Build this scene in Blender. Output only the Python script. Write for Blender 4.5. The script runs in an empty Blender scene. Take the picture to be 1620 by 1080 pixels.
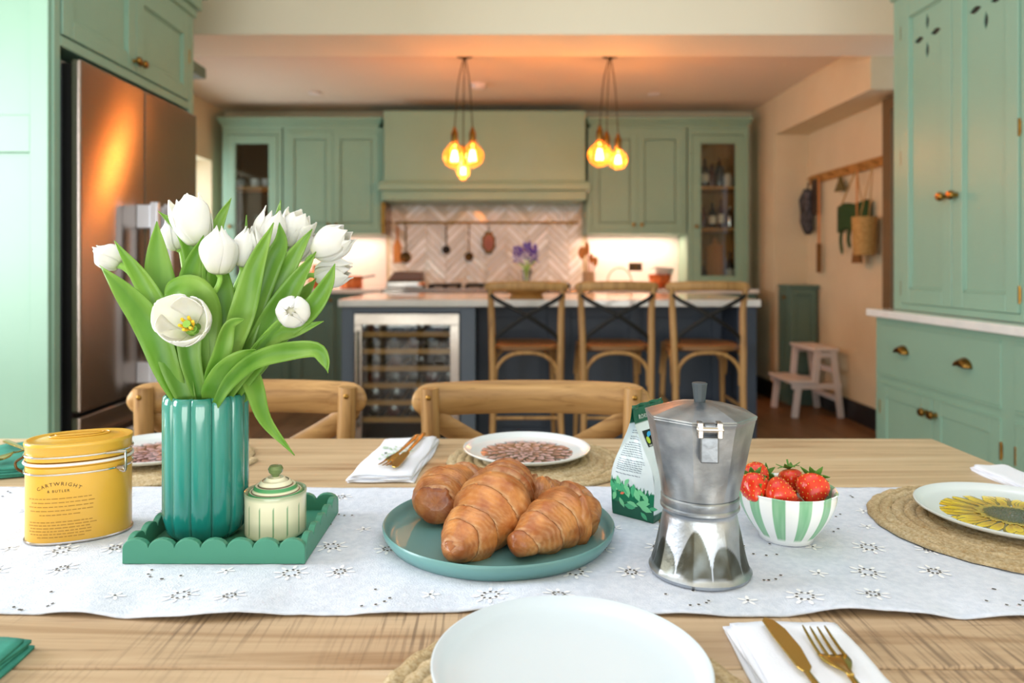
import bpy, bmesh, math, random
from mathutils import Vector, Matrix, noise
R = random.Random(7)
PI = math.pi
SC = bpy.context.scene
COL = SC.collection

# ------------------------------------------------------------------ camera, world, light
CAMZ = 1.12
cam_d = bpy.data.cameras.new('camera')
cam = bpy.data.objects.new('camera', cam_d); COL.objects.link(cam)
cam.location = (0, 0, CAMZ); cam.rotation_euler = (PI/2, 0, 0)
cam_d.sensor_width = 36; cam_d.lens = 25.556
cam_d.shift_x = 0.0117; cam_d.shift_y = -0.0747
cam_d.clip_start = 0.02
cam_d.dof.use_dof = True; cam_d.dof.focus_distance = 0.88; cam_d.dof.aperture_fstop = 4.2
SC.camera = cam
SC.view_settings.view_transform = 'Standard'; SC.view_settings.look = 'None'
SC.view_settings.gamma = 1; SC.view_settings.use_curve_mapping = False
SC.view_settings.exposure = 0.05
world = bpy.data.worlds.new('world'); SC.world = world; world.use_nodes = True
wn = world.node_tree.nodes
wn['Background'].inputs[0].default_value = (0.76, 0.86, 1.0, 1)
wn['Background'].inputs[1].default_value = 0.8

def area(name, loc, rot, sx, sy, power, col, spread=None):
    l = bpy.data.lights.new(name, 'AREA'); l.shape = 'RECTANGLE'; l.size = sx; l.size_y = sy
    l.energy = power; l.color = col
    if spread: l.spread = spread
    o = bpy.data.objects.new(name, l); COL.objects.link(o); o.location = loc; o.rotation_euler = rot
    return o
# daylight through the garden doors behind the camera, the rooflight and the side windows
area('garden_daylight', (0.0, -2.95, 1.25), (PI/2, 0, 0), 4.4, 2.2, 60, (0.88, 0.93, 1.0))
area('lawn_bounce_daylight', (0.0, -2.9, 0.55), (PI/2 + 0.62, 0, 0), 4.4, 0.9, 80, (1.0, 0.98, 0.84))
area('rooflight_daylight', (-0.1, 1.0, 2.74), (0, 0, 0), 2.6, 1.7, 16, (0.76, 0.85, 1.0))
area('side_window_daylight', (-2.58, 0.9, 1.5), (0, -PI/2, 0), 1.3, 1.2, 85, (0.92, 0.95, 1.0))
area('kitchen_window_daylight', (-2.78, 5.6, 1.5), (0, -PI/2, 0), 1.0, 1.2, 16, (0.95, 0.98, 1.0))
# lamps of the kitchen
area('under_cabinet_lamp_left', (-1.62, 6.45, 1.375), (0, 0, 0), 1.1, 0.04, 6.5, (1.0, 0.70, 0.56))
area('under_cabinet_lamp_right', (1.15, 6.45, 1.375), (0, 0, 0), 0.8, 0.04, 5.5, (1.0, 0.70, 0.56))
area('hood_lamp', (-0.1, 6.4, 1.70), (0, 0, 0), 1.4, 0.05, 14, (1.0, 0.80, 0.60))

# ------------------------------------------------------------------ helpers
def lin(h):
    h = h.lstrip('#'); out = []
    for i in (0, 2, 4):
        c = int(h[i:i+2], 16) / 255
        out.append(c / 12.92 if c <= 0.04045 else ((c + 0.055) / 1.055) ** 2.4)
    return tuple(out)
def mixc(a, b, t): return tuple(a[i] * (1 - t) + b[i] * t for i in range(3))
def PX(px, d): return (px - 791) * d / 1150
def PZ(y, d): return CAMZ + (419 - y) * d / 1150
def W(px, y, d): return Vector((PX(px, d), d, PZ(y, d)))
def smooth(a, b, x):
    t = max(0, min(1, (x - a) / (b - a))) if b != a else (1 if x > a else 0)
    return t * t * (3 - 2 * t)

def mat(name, col, rough=0.5, metal=0.0, var=None, vs=8, bump=0.0, bs=60, coat=0.0, attr=False, trans=0.0, ior=1.45,
        emit=None, es=0, alpha=1.0, sss=0.0, stretch=(1, 1, 1), aniso=0.0, spec=0.5, sheen=0.0, detail=4):
    m = bpy.data.materials.new(name); m.use_nodes = True
    nt = m.node_tree; n = nt.nodes; L = nt.links; b = n['Principled BSDF']
    c = lin(col) if isinstance(col, str) else col
    b.inputs['Base Color'].default_value = (*c, 1)
    b.inputs['Roughness'].default_value = rough; b.inputs['Metallic'].default_value = metal
    b.inputs['Coat Weight'].default_value = coat; b.inputs['Coat Roughness'].default_value = 0.06
    b.inputs['Transmission Weight'].default_value = trans; b.inputs['IOR'].default_value = ior
    b.inputs['Alpha'].default_value = alpha; b.inputs['Specular IOR Level'].default_value = spec
    b.inputs['Anisotropic'].default_value = aniso
    if sheen: b.inputs['Sheen Weight'].default_value = sheen
    if sss:
        b.inputs['Subsurface Weight'].default_value = sss; b.inputs['Subsurface Radius'].default_value = (0.01, 0.008, 0.004)
        b.inputs['Subsurface Scale'].default_value = 0.6
    if emit:
        e = lin(emit) if isinstance(emit, str) else emit
        b.inputs['Emission Color'].default_value = (*e, 1); b.inputs['Emission Strength'].default_value = es
    if var or bump or attr:
        tc = n.new('ShaderNodeTexCoord'); mp = n.new('ShaderNodeMapping'); mp.inputs['Scale'].default_value = stretch
        L.new(tc.outputs['Object'], mp.inputs['Vector'])
    src = None
    if attr:
        a = n.new('ShaderNodeAttribute'); a.attribute_name = 'Col'; src = a.outputs['Color']
    if var:
        v = lin(var) if isinstance(var, str) else var
        nz = n.new('ShaderNodeTexNoise'); nz.inputs['Scale'].default_value = vs; nz.inputs['Detail'].default_value = detail
        L.new(mp.outputs[0], nz.inputs['Vector'])
        rp = n.new('ShaderNodeMapRange'); rp.inputs[1].default_value = 0.36; rp.inputs[2].default_value = 0.66
        L.new(nz.outputs['Fac'], rp.inputs[0])
        mx = n.new('ShaderNodeMix'); mx.data_type = 'RGBA'
        if attr: mx.blend_type = 'MULTIPLY'
        L.new(rp.outputs[0], mx.inputs[0])
        mx.inputs[6].default_value = (*c, 1); mx.inputs[7].default_value = (*v, 1)
        if src: L.new(src, mx.inputs[6])
        src = mx.outputs[2]
    if src: L.new(src, b.inputs['Base Color'])
    if bump:
        nb = n.new('ShaderNodeTexNoise'); nb.inputs['Scale'].default_value = bs; nb.inputs['Detail'].default_value = 5
        L.new(mp.outputs[0], nb.inputs['Vector'])
        bp = n.new('ShaderNodeBump'); bp.inputs['Strength'].default_value = bump; bp.inputs['Distance'].default_value = 0.002
        L.new(nb.outputs['Fac'], bp.inputs['Height']); L.new(bp.outputs[0], b.inputs['Normal'])
    return m

def wood(name, light, dark, axis='X', s=1.0, rough=0.5, pale=None, saw=False, coat=0.0):
    """grain stretched along axis, darker streaks, a few knots"""
    m = bpy.data.materials.new(name); m.use_nodes = True
    nt = m.node_tree; n = nt.nodes; L = nt.links; b = n['Principled BSDF']
    b.inputs['Roughness'].default_value = rough; b.inputs['Coat Weight'].default_value = coat
    b.inputs['Specular IOR Level'].default_value = 0.35
    tc = n.new('ShaderNodeTexCoord'); mp = n.new('ShaderNodeMapping')
    sc = {'X': (0.9, 14, 14), 'Y': (14, 0.9, 14), 'Z': (14, 14, 0.9)}[axis]
    mp.inputs['Scale'].default_value = tuple(q * s for q in sc)
    oi = n.new('ShaderNodeObjectInfo'); ad = n.new('ShaderNodeVectorMath'); ad.operation = 'ADD'
    mu = n.new('ShaderNodeVectorMath'); mu.operation = 'SCALE'; mu.inputs[3].default_value = 31.0
    cx = n.new('ShaderNodeCombineXYZ')
    for i in range(3): L.new(oi.outputs['Random'], cx.inputs[i])
    L.new(cx.outputs[0], mu.inputs[0]); L.new(tc.outputs['Object'], mp.inputs['Vector'])
    L.new(mp.outputs[0], ad.inputs[0]); L.new(mu.outputs[0], ad.inputs[1])
    nz = n.new('ShaderNodeTexNoise'); nz.inputs['Scale'].default_value = 1.3; nz.inputs['Detail'].default_value = 7
    nz.inputs['Distortion'].default_value = 1.2; nz.inputs['Roughness'].default_value = 0.6
    L.new(ad.outputs[0], nz.inputs['Vector'])
    cr = n.new('ShaderNodeValToRGB'); e = cr.color_ramp.elements
    e[0].position = 0.30; e[0].color = (*lin(dark), 1)
    e[1].position = 0.62; e[1].color = (*lin(light), 1)
    e3 = e.new(0.44); e3.color = (*mixc(lin(dark), lin(light), 0.62), 1)
    if pale: e4 = e.new(0.78); e4.color = (*lin(pale), 1)
    L.new(nz.outputs['Fac'], cr.inputs[0]); src = cr.outputs[0]
    # fine dark streaks
    n2 = n.new('ShaderNodeTexNoise'); n2.inputs['Scale'].default_value = 7; n2.inputs['Detail'].default_value = 3
    L.new(ad.outputs[0], n2.inputs['Vector'])
    r2 = n.new('ShaderNodeMapRange'); r2.inputs[1].default_value = 0.62; r2.inputs[2].default_value = 0.74
    r2.inputs[4].default_value = 0.45
    L.new(n2.outputs['Fac'], r2.inputs[0])
    mx = n.new('ShaderNodeMix'); mx.data_type = 'RGBA'; L.new(r2.outputs[0], mx.inputs[0]); L.new(src, mx.inputs[6])
    mx.inputs[7].default_value = (*mixc(lin(dark), (0, 0, 0), 0.45), 1); src = mx.outputs[2]
    if saw:   # dark saw marks running across the boards
        mp2 = n.new('ShaderNodeMapping'); mp2.inputs['Scale'].default_value = (1, 0.04, 1); mp2.inputs['Rotation'].default_value = (0, 0, 0.12)
        L.new(tc.outputs['Object'], mp2.inputs['Vector'])
        n3 = n.new('ShaderNodeTexNoise'); n3.inputs['Scale'].default_value = 240; n3.inputs['Detail'].default_value = 2
        L.new(mp2.outputs[0], n3.inputs['Vector'])
        n4 = n.new('ShaderNodeTexNoise'); n4.inputs['Scale'].default_value = 5; L.new(tc.outputs['Object'], n4.inputs['Vector'])
        r3 = n.new('ShaderNodeMapRange'); r3.inputs[1].default_value = 0.50; r3.inputs[2].default_value = 0.66; L.new(n3.outputs['Fac'], r3.inputs[0])
        r4 = n.new('ShaderNodeMapRange'); r4.inputs[1].default_value = 0.40; r4.inputs[2].default_value = 0.55; L.new(n4.outputs['Fac'], r4.inputs[0])
        mm = n.new('ShaderNodeMath'); mm.operation = 'MULTIPLY'; L.new(r3.outputs[0], mm.inputs[0]); L.new(r4.outputs[0], mm.inputs[1])
        m5 = n.new('ShaderNodeMath'); m5.operation = 'MULTIPLY'; m5.inputs[1].default_value = 0.62; L.new(mm.outputs[0], m5.inputs[0])
        mx3 = n.new('ShaderNodeMix'); mx3.data_type = 'RGBA'; L.new(m5.outputs[0], mx3.inputs[0]); L.new(src, mx3.inputs[6])
        mx3.inputs[7].default_value = (*lin('#5d4a3c'), 1); src = mx3.outputs[2]
    L.new(src, b.inputs['Base Color'])
    bp = n.new('ShaderNodeBump'); bp.inputs['Strength'].default_value = 0.25; bp.inputs['Distance'].default_value = 0.001
    L.new(nz.outputs['Fac'], bp.inputs['Height']); L.new(bp.outputs[0], b.inputs['Normal'])
    return m

def tag(o, label=None, cat=None, group=None, kind=None):
    if label: o['label'] = label
    if cat: o['category'] = cat
    if group: o['group'] = group
    if kind: o['kind'] = kind
    return o
def thing(name, loc, label, cat, group=None, rz=0.0):
    o = bpy.data.objects.new(name, None); COL.objects.link(o); o.empty_display_size = 0.05
    o.location = loc; o.rotation_euler = (0, 0, rz)
    return tag(o, label, cat, group)
def copy_tree(o, parent=None):
    c = o.copy(); COL.objects.link(c); c.parent = parent
    for ch in list(o.children): copy_tree(ch, c)
    return c

class MB:
    """collects geometry, then links it as one mesh object"""
    def __init__(s): s.v = []; s.f = []; s.m = []; s.c = []; s.mi = 0; s.col = (1, 1, 1)
    def add(s, vs, fs, cols=None):
        b = len(s.v); s.v += [tuple(q) for q in vs]
        s.c += cols if cols else [s.col] * len(vs)
        for f in fs: s.f.append(tuple(i + b for i in f)); s.m.append(s.mi)
    def box(s, x0, x1, y0, y1, z0, z1, F=None):
        vs = [(x, y, z) for z in (z0, z1) for y in (y0, y1) for x in (x0, x1)]
        if F: vs = [F(*q) for q in vs]
        s.add(vs, [(0, 1, 3, 2), (4, 6, 7, 5), (0, 4, 5, 1), (1, 5, 7, 3), (3, 7, 6, 2), (2, 6, 4, 0)])
    def prism(s, poly, F, h0, h1):
        """poly in (u,v), F(u,v,h) to a point"""
        k = len(poly); vs = [F(u, v, h0) for u, v in poly] + [F(u, v, h1) for u, v in poly]
        s.add(vs, [tuple(range(k - 1, -1, -1)), tuple(range(k, 2 * k))] + [(i, (i + 1) % k, k + (i + 1) % k, k + i) for i in range(k)])
    def tube(s, pts, rad, n=10, cap=True, flat=1.0, up=None, colf=None):
        pts = [Vector(p) for p in pts]; k = len(pts)
        if not hasattr(rad, '__len__'): rad = [rad] * k
        ref = None; vs = []; cols = []
        for i, p in enumerate(pts):
            t = (pts[min(i + 1, k - 1)] - pts[max(i - 1, 0)])
            if t.length < 1e-9: t = Vector((0, 0, 1))
            t.normalize()
            if ref is None:
                a = Vector(up) if up else (Vector((0, 0, 1)) if abs(t.z) < 0.9 else Vector((1, 0, 0)))
                ref = (a - t * a.dot(t)).normalized()
            else:
                q = ref - t * ref.dot(t)
                ref = q.normalized() if q.length > 1e-6 else ref
            bi = t.cross(ref)
            for j in range(n):
                a = 2 * PI * j / n
                vs.append(p + (ref * math.cos(a) * flat + bi * math.sin(a)) * rad[i])
                cols.append(colf(i, j) if colf else s.col)
        fs = [(i * n + j, i * n + (j + 1) % n, (i + 1) * n + (j + 1) % n, (i + 1) * n + j) for i in range(k - 1) for j in range(n)]
        if cap: fs += [tuple(range(n - 1, -1, -1)), tuple(range((k - 1) * n, k * n))]
        s.add(vs, fs, cols)
    def rod(s, a, b, r0, r1=None, n=12): s.tube([a, b], [r0, r0 if r1 is None else r1], n)
    def lathe(s, prof, c=(0, 0, 0), n=40, rf=None, colf=None, axis=None):
        """prof: (r,z) list bottom to top; rf(theta, r, z) -> radius"""
        vs = []; cols = []; c = Vector(c)
        for r, z in prof:
            for j in range(n):
                a = 2 * PI * j / n; q = rf(a, r, z) if rf else r
                q = max(q, 1e-5); p = Vector((q * math.cos(a), q * math.sin(a), z))
                if axis: p = axis @ p
                vs.append(c + p); cols.append(colf(a, r, z) if colf else s.col)
        k = len(prof)
        fs = [(i * n + j, i * n + (j + 1) % n, (i + 1) * n + (j + 1) % n, (i + 1) * n + j) for i in range(k - 1) for j in range(n)]
        if prof[0][0] > 1e-4: fs.append(tuple(range(n - 1, -1, -1)))
        if prof[-1][0] > 1e-4: fs.append(tuple(range((k - 1) * n, k * n)))
        s.add(vs, fs, cols)
    def ball(s, c, r, n=14, sc=(1, 1, 1), colf=None):
        pr = [(math.sin(PI * i / (n // 2)), -math.cos(PI * i / (n // 2))) for i in range(n // 2 + 1)]
        A = Matrix.Diagonal((r * sc[0], r * sc[1], r * sc[2]))
        s.lathe(pr, c, n, colf=colf, axis=A)
    def grid(s, nu, nv, F, colf=None, wrap=False):
        vs = [F(i / nu, j / nv) for j in range(nv + 1) for i in range(nu + 1)]
        cols = [colf(i / nu, j / nv) for j in range(nv + 1) for i in range(nu + 1)] if colf else None
        w = nu + 1
        s.add(vs, [(j * w + i, j * w + i + 1, (j + 1) * w + i + 1, (j + 1) * w + i) for j in range(nv) for i in range(nu)], cols)
    def build(s, name, m, parent=None, sm=True, bev=0.0, seg=2, solid=0.0, world=True, recalc=True, sub=0, ang=0.6):
        me = bpy.data.meshes.new(name)
        off = Vector((0, 0, 0))
        if world:
            q = parent
            while q is not None: off += Vector(q.location); q = q.parent
        me.from_pydata([(v[0] - off.x, v[1] - off.y, v[2] - off.z) for v in s.v], [], s.f)
        ms = m if isinstance(m, (list, tuple)) else [m]
        for q in ms: me.materials.append(q)
        if len(ms) > 1: me.polygons.foreach_set('material_index', s.m)
        if any(c != (1, 1, 1) for c in s.c):
            a = me.color_attributes.new('Col', 'FLOAT_COLOR', 'POINT')
            a.data.foreach_set('color', [x for c in s.c for x in (*c, 1)])
        if recalc:
            bm = bmesh.new(); bm.from_mesh(me)
            bmesh.ops.recalc_face_normals(bm, faces=bm.faces); bm.to_mesh(me); bm.free()
        o = bpy.data.objects.new(name, me); COL.objects.link(o)
        if parent is not None: o.parent = parent
        if sm:
            me.polygons.foreach_set('use_smooth', [True] * len(me.polygons))
            if not sub and ang: me.set_sharp_from_angle(angle=ang)
        if solid:
            q = o.modifiers.new('thickness', 'SOLIDIFY'); q.thickness = solid; q.offset = 0
        if bev:
            q = o.modifiers.new('bevel', 'BEVEL'); q.width = bev; q.segments = seg; q.limit_method = 'ANGLE'; q.angle_limit = 0.6
            q.harden_normals = False
        if sub:
            q = o.modifiers.new('subdivision', 'SUBSURF'); q.levels = sub; q.render_levels = sub
        me.update()
        return o

def catmull(P, n):
    P = [Vector(p) for p in P]; out = []
    k = len(P) - 1
    for i in range(n):
        t = i / (n - 1) * k; a = min(int(t), k - 1); u = t - a
        p0 = P[a - 1] if a > 0 else P[0] * 2 - P[1]
        p3 = P[a + 2] if a + 2 <= k else P[k] * 2 - P[k - 1]
        p1, p2 = P[a], P[a + 1]
        out.append(0.5 * ((2 * p1) + (p2 - p0) * u + (2 * p0 - 5 * p1 + 4 * p2 - p3) * u * u + (3 * p1 - p0 - 3 * p2 + p3) * u ** 3))
    return out
def interp(tab, t):
    for (a, x), (b, y) in zip(tab, tab[1:]):
        if t <= b: return x + (y - x) * (t - a) / (b - a) if b > a else y
    return tab[-1][1]

def text_polys(body, size, align='CENTER', spacing=1.0):
    cu = bpy.data.curves.new('lettering', 'FONT'); cu.body = body; cu.size = size; cu.align_x = align; cu.space_character = spacing
    cu.resolution_u = 2
    o = bpy.data.objects.new('lettering', cu); COL.objects.link(o)
    me = bpy.data.meshes.new_from_object(o)
    vs = [tuple(v.co) for v in me.vertices]; fs = [tuple(p.vertices) for p in me.polygons]
    bpy.data.objects.remove(o); bpy.data.meshes.remove(me); bpy.data.curves.remove(cu)
    return vs, fs

# ------------------------------------------------------------------ materials
M = {}
M['wall'] = mat('wall_paint', '#dacdad', 0.75, var='#d4c6a5', vs=3, bump=0.05, bs=200)
M['white_wall'] = mat('white_paint', '#f0ead6', 0.7, bump=0.04, bs=200)
M['ceiling'] = mat('ceiling_paint', '#e0d3c2', 0.85)
M['green'] = mat('sage_paint', '#8aad98', 0.38, var='#87aa95', vs=4, bump=0.03, bs=150)
M['green_dark'] = mat('deep_sage_paint', '#5f7c70', 0.45, var='#5b776b', vs=4)
M['navy'] = mat('slate_blue_paint', '#3a4452', 0.45, var='#37414e', vs=4)
M['steel_blue'] = mat('slate_frame_paint', '#5d6a78', 0.4)
M['quartz'] = mat('white_quartz', '#e9e9e4', 0.12, var='#dfe0dc', vs=14, coat=0.3)
M['steel'] = mat('brushed_steel', '#b9b2aa', 0.2, 1.0, bump=0.03, bs=300, stretch=(1, 1, 0.02), aniso=0.6)
M['fridge'] = mat('fridge_steel', '#8e8279', 0.23, 1.0, bump=0.02, bs=6, stretch=(1, 2.5, 0.15), aniso=0.97)
def tang(m, rot):
    nt = m.node_tree; g = nt.nodes.new('ShaderNodeTangent'); g.direction_type = 'RADIAL'; g.axis = 'Z'
    nt.links.new(g.outputs[0], nt.nodes['Principled BSDF'].inputs['Tangent']); nt.nodes['Principled BSDF'].inputs['Anisotropic Rotation'].default_value = rot
tang(M['fridge'], 0.25)
M['fridge_side'] = mat('fridge_side_steel', '#8d979c', 0.35, 0.8)
M['chrome'] = mat('chrome', '#d8d8da', 0.12, 1.0)
M['satin'] = mat('satin_handle', '#dfe2ea', 0.3, 0.6)
M['brass'] = mat('aged_brass', '#9a7437', 0.3, 1.0, var='#7d5c2c', vs=40)
M['darkbrass'] = mat('dark_brass', '#5a4426', 0.4, 0.9)
M['gold'] = mat('gold_cutlery', '#c7a656', 0.22, 1.0)
M['copper'] = mat('copper', '#d97d4d', 0.28, 1.0, var='#c56b3d', vs=20)
M['iron'] = mat('dark_iron', '#22211f', 0.5, 0.5)
M['black'] = mat('black_plastic', '#141414', 0.4)
M['knob'] = mat('grey_knob_plastic', '#3f474c', 0.45)
M['glass'] = mat('clear_glass', '#f4faf8', 0.02, trans=1.0, ior=1.45)
M['oak'] = wood('oak_chair', '#b48c58', '#7c5730', 'X', 1.6, 0.38, '#c8a26e')
M['oakz'] = wood('oak_post', '#b48c58', '#7c5730', 'Z', 1.6, 0.38, '#c8a26e')
M['stoolwood'] = wood('stool_wood', '#b58c56', '#805c35', 'Z', 1.2, 0.45, '#bb9564')
M['seatwood'] = wood('stool_seat_wood', '#8a6238', '#5c3f24', 'X', 1.0, 0.45)
M['table'] = wood('table_pine', '#c9b08c', '#957554', 'X', 1.0, 0.42, '#d6c5a8', saw=False)
M['table_saw'] = wood('table_pine_sawn', '#c6ab8b', '#937252', 'X', 1.0, 0.5, '#d5c3aa', saw=True)
M['floor'] = wood('oak_floor', '#86623f', '#64462c', 'Y', 0.6, 0.42, '#97714b')
M['shelfwood'] = wood('shelf_oak', '#b98746', '#8f632e', 'X', 1.0, 0.5)
M['cloth'] = mat('white_linen', '#d8deeb', 0.9, var='#c9d1e0', vs=120, bump=0.5, bs=500, sheen=0.2)
M['napkin'] = mat('white_cotton', '#e6e9f2', 0.9, bump=0.3, bs=400, sheen=0.1)
M['teal_cloth'] = mat('teal_linen', '#3f9482', 0.85, var='#348070', vs=30, bump=0.3, bs=400)
M['hole'] = mat('eyelet_hole', '#45413e', 0.9)
M['stitch'] = mat('white_stitching', '#f6f7fa', 0.8)
M['seagrass'] = mat('seagrass', '#b49a70', 0.85, attr=True, var='#dccfb8', vs=300, bump=0.8, bs=500)
M['china'] = mat('white_china', '#dfe6e8', 0.12, coat=0.5)
M['matt_white'] = mat('matt_white_stoneware', '#d0dbe2', 0.38)
M['printA'] = mat('flower_print', '#ffffff', 0.14, attr=True, coat=0.6)
M['teal'] = mat('teal_glaze', '#43917f', 0.14, attr=True, coat=0.6)
M['tray'] = mat('green_lacquer', '#458b72', 0.45)
M['plate_green'] = mat('green_stoneware', '#6a9896', 0.3, var='#669391', vs=10)
M['cream'] = mat('cream_glaze', '#dedcc0', 0.2, attr=True, coat=0.4)
M['ochre'] = mat('ochre_enamel', '#daa83c', 0.3, var='#d4a136', vs=5, coat=0.25)
M['brownink'] = mat('brown_ink', '#4a3413', 0.6)
M['ink2'] = mat('faded_brown_ink', '#a97c28', 0.6)
M['alu'] = mat('cast_aluminium', '#ffffff', 0.37, 0.92, attr=True, var='#c9ccd0', vs=25, bump=0.25, bs=120, detail=8)
M['foilbag'] = mat('printed_foil_bag', '#ffffff', 0.3, attr=True, bump=0.3, bs=60, coat=0.2)
M['ink'] = mat('grey_ink', '#66788a', 0.6)
M['stripe'] = mat('hand_painted_glaze', '#ffffff', 0.18, attr=True, coat=0.4)
M['berry'] = mat('strawberry_skin', '#ffffff', 0.25, attr=True, sss=0.15, coat=0.25)
M['seed'] = mat('strawberry_seed', '#e0b24a', 0.5)
M['calyx'] = mat('calyx_green', '#4f7f2c', 0.5)
M['pastry'] = mat('croissant_crust', '#ffffff', 0.38, attr=True, var='#d2b090', vs=45, bump=0.8, bs=110, coat=0.18, detail=8)
M['petal'] = mat('tulip_petal', '#ffffff', 0.45, attr=True, sss=0.25)
M['stem'] = mat('tulip_stem', '#8fbf52', 0.45, sss=0.1)
M['leaf'] = mat('tulip_leaf', '#ffffff', 0.36, attr=True, var='#b9d69a', vs=22, stretch=(1, 1, 0.3))
def translu(m, col, k):
    nt = m.node_tree; n = nt.nodes; b = n['Principled BSDF']; t = n.new('ShaderNodeBsdfTranslucent'); mx = n.new('ShaderNodeMixShader'); mx.inputs[0].default_value = k
    t.inputs[0].default_value = (*lin(col), 1); nt.links.new(b.outputs[0], mx.inputs[1]); nt.links.new(t.outputs[0], mx.inputs[2]); nt.links.new(mx.outputs[0], n['Material Output'].inputs[0])
translu(M['leaf'], '#b8dc50', .28); translu(M['petal'], '#f4f2e4', .30)
M['stamen'] = mat('stamen_yellow', '#f0c531', 0.6)
M['purple'] = mat('purple_petal', '#4a2fa0', 0.55, var='#6a4cc8', vs=60)
M['darkgreen'] = mat('dark_green_cloth', '#2c4a24', 0.9, bump=0.5, bs=300)
M['leather'] = mat('dark_leather', '#3a2a1c', 0.5)
M['blackcloth'] = mat('black_patterned_cloth', '#232326', 0.8, var='#5a5a60', vs=30)
M['wicker'] = mat('pale_wicker', '#c09a5c', 0.8, var='#a37f45', vs=70, bump=0.8, bs=200)
M['bristle'] = mat('brown_bristle', '#7a5428', 0.9, bump=0.8, bs=300)
M['tile'] = mat('cream_tile', '#ece6da', 0.12, var='#dfd8ca', vs=12, bump=0.25, bs=14, coat=0.3)
M['tile_b'] = mat('cream_tile_dark', '#d6ccba', 0.12, bump=0.25, bs=14, coat=0.3)
M['tile_c'] = mat('cream_tile_pale', '#f6f2ea', 0.10, bump=0.25, bs=14, coat=0.3)
M['splash'] = mat('pale_splashback', '#efe3da', 0.35)
M['grout'] = mat('grout', '#a2947e', 0.9)
M['blackboard'] = mat('black_skirting_paint', '#1e2024', 0.4)
M['orangewood'] = wood('orange_wood', '#cf8a45', '#a9662c', 'Z', 1.0, 0.5)
M['paper'] = mat('bottle_label_paper', '#d9cdb0', 0.8)
M['wine'] = mat('dark_bottle_glass', '#10130e', 0.08, coat=0.4)
M['winered'] = mat('red_brown_bottle_glass', '#4a1712', 0.1, coat=0.4)
M['cooler_in'] = mat('cooler_interior', '#15171b', 0.5)
M['stoolwhite'] = mat('white_lacquer', '#e6dfdd', 0.45)
M['cabinet_inside'] = wood('cabinet_oak_lining', '#a3793f', '#7f5a2b', 'Z', 1.0, 0.6)
M['dark_inside'] = mat('dark_cabinet_lining', '#4d3c2a', 0.7)
def pane_mat():
    m = bpy.data.materials.new('window_pane_glass'); m.use_nodes = True; nt = m.node_tree; n = nt.nodes
    b = n['Principled BSDF']; n.remove(b)
    t = n.new('ShaderNodeBsdfTransparent'); t.inputs[0].default_value = (0.93, 0.96, 0.95, 1)
    g = n.new('ShaderNodeBsdfGlossy'); g.inputs['Roughness'].default_value = 0.03
    fr = n.new('ShaderNodeFresnel'); fr.inputs[0].default_value = 1.5
    mx = n.new('ShaderNodeMixShader'); nt.links.new(fr.outputs[0], mx.inputs[0]); nt.links.new(t.outputs[0], mx.inputs[1]); nt.links.new(g.outputs[0], mx.inputs[2])
    nt.links.new(mx.outputs[0], n['Material Output'].inputs[0]); return m
M['pane'] = pane_mat()
def amber_mat():
    m = bpy.data.materials.new('amber_bulb_glass'); m.use_nodes = True; nt = m.node_tree; n = nt.nodes
    n.remove(n['Principled BSDF'])
    t = n.new('ShaderNodeBsdfTransparent'); t.inputs[0].default_value = (1.0, 0.62, 0.28, 1)
    g = n.new('ShaderNodeBsdfGlossy'); g.inputs['Roughness'].default_value = 0.05; g.inputs[0].default_value = (1, .8, .5, 1)
    tr = n.new('ShaderNodeBsdfTranslucent'); tr.inputs[0].default_value = (1.0, 0.42, 0.10, 1)
    mx = n.new('ShaderNodeMixShader'); mx.inputs[0].default_value = 0.12
    m2 = n.new('ShaderNodeMixShader'); m2.inputs[0].default_value = 0.09
    nt.links.new(t.outputs[0], m2.inputs[1]); nt.links.new(tr.outputs[0], m2.inputs[2])
    nt.links.new(m2.outputs[0], mx.inputs[1]); nt.links.new(g.outputs[0], mx.inputs[2])
    nt.links.new(mx.outputs[0], n['Material Output'].inputs[0]); return m
M['amber'] = amber_mat()
M['filament'] = mat('glowing_filament', '#ffb060', 0.5, emit=(1.0, 0.55, 0.2), es=80)

# ------------------------------------------------------------------ the room
def struct(name, mb, m, parent=None, **k):
    o = mb.build(name, m, parent, **k)
    if parent is None: o['kind'] = 'structure'
    return o
def bx(*a):
    b = MB(); b.box(*a); return b
XL, XR = -2.5, 2.55          # kitchen walls
YB = 6.6                     # back wall of the kitchen
# floor: a sub-base and its boards
fl = struct('floor', bx(-2.7, 2.75, -3.0, 7.0, -0.06, -0.021), M['grout'], sm=False)
fx = [XL - 0.15 + 0.18 * i for i in range(31)]
for i, x in enumerate(fx[:-1]):
    y = -3.0 - R.random() * 1.5
    while y < 6.9:
        y2 = y + 2.2 + R.random() * 0.6
        a, b = max(y, -3.0), min(y2, 6.95)
        if b > a + 0.05:
            bx(x + 0.001, x + 0.179, a + 0.001, b - 0.001, -0.02, 0.0).build('plank', M['floor'], fl, sm=False, recalc=False)
        y = y2
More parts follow.
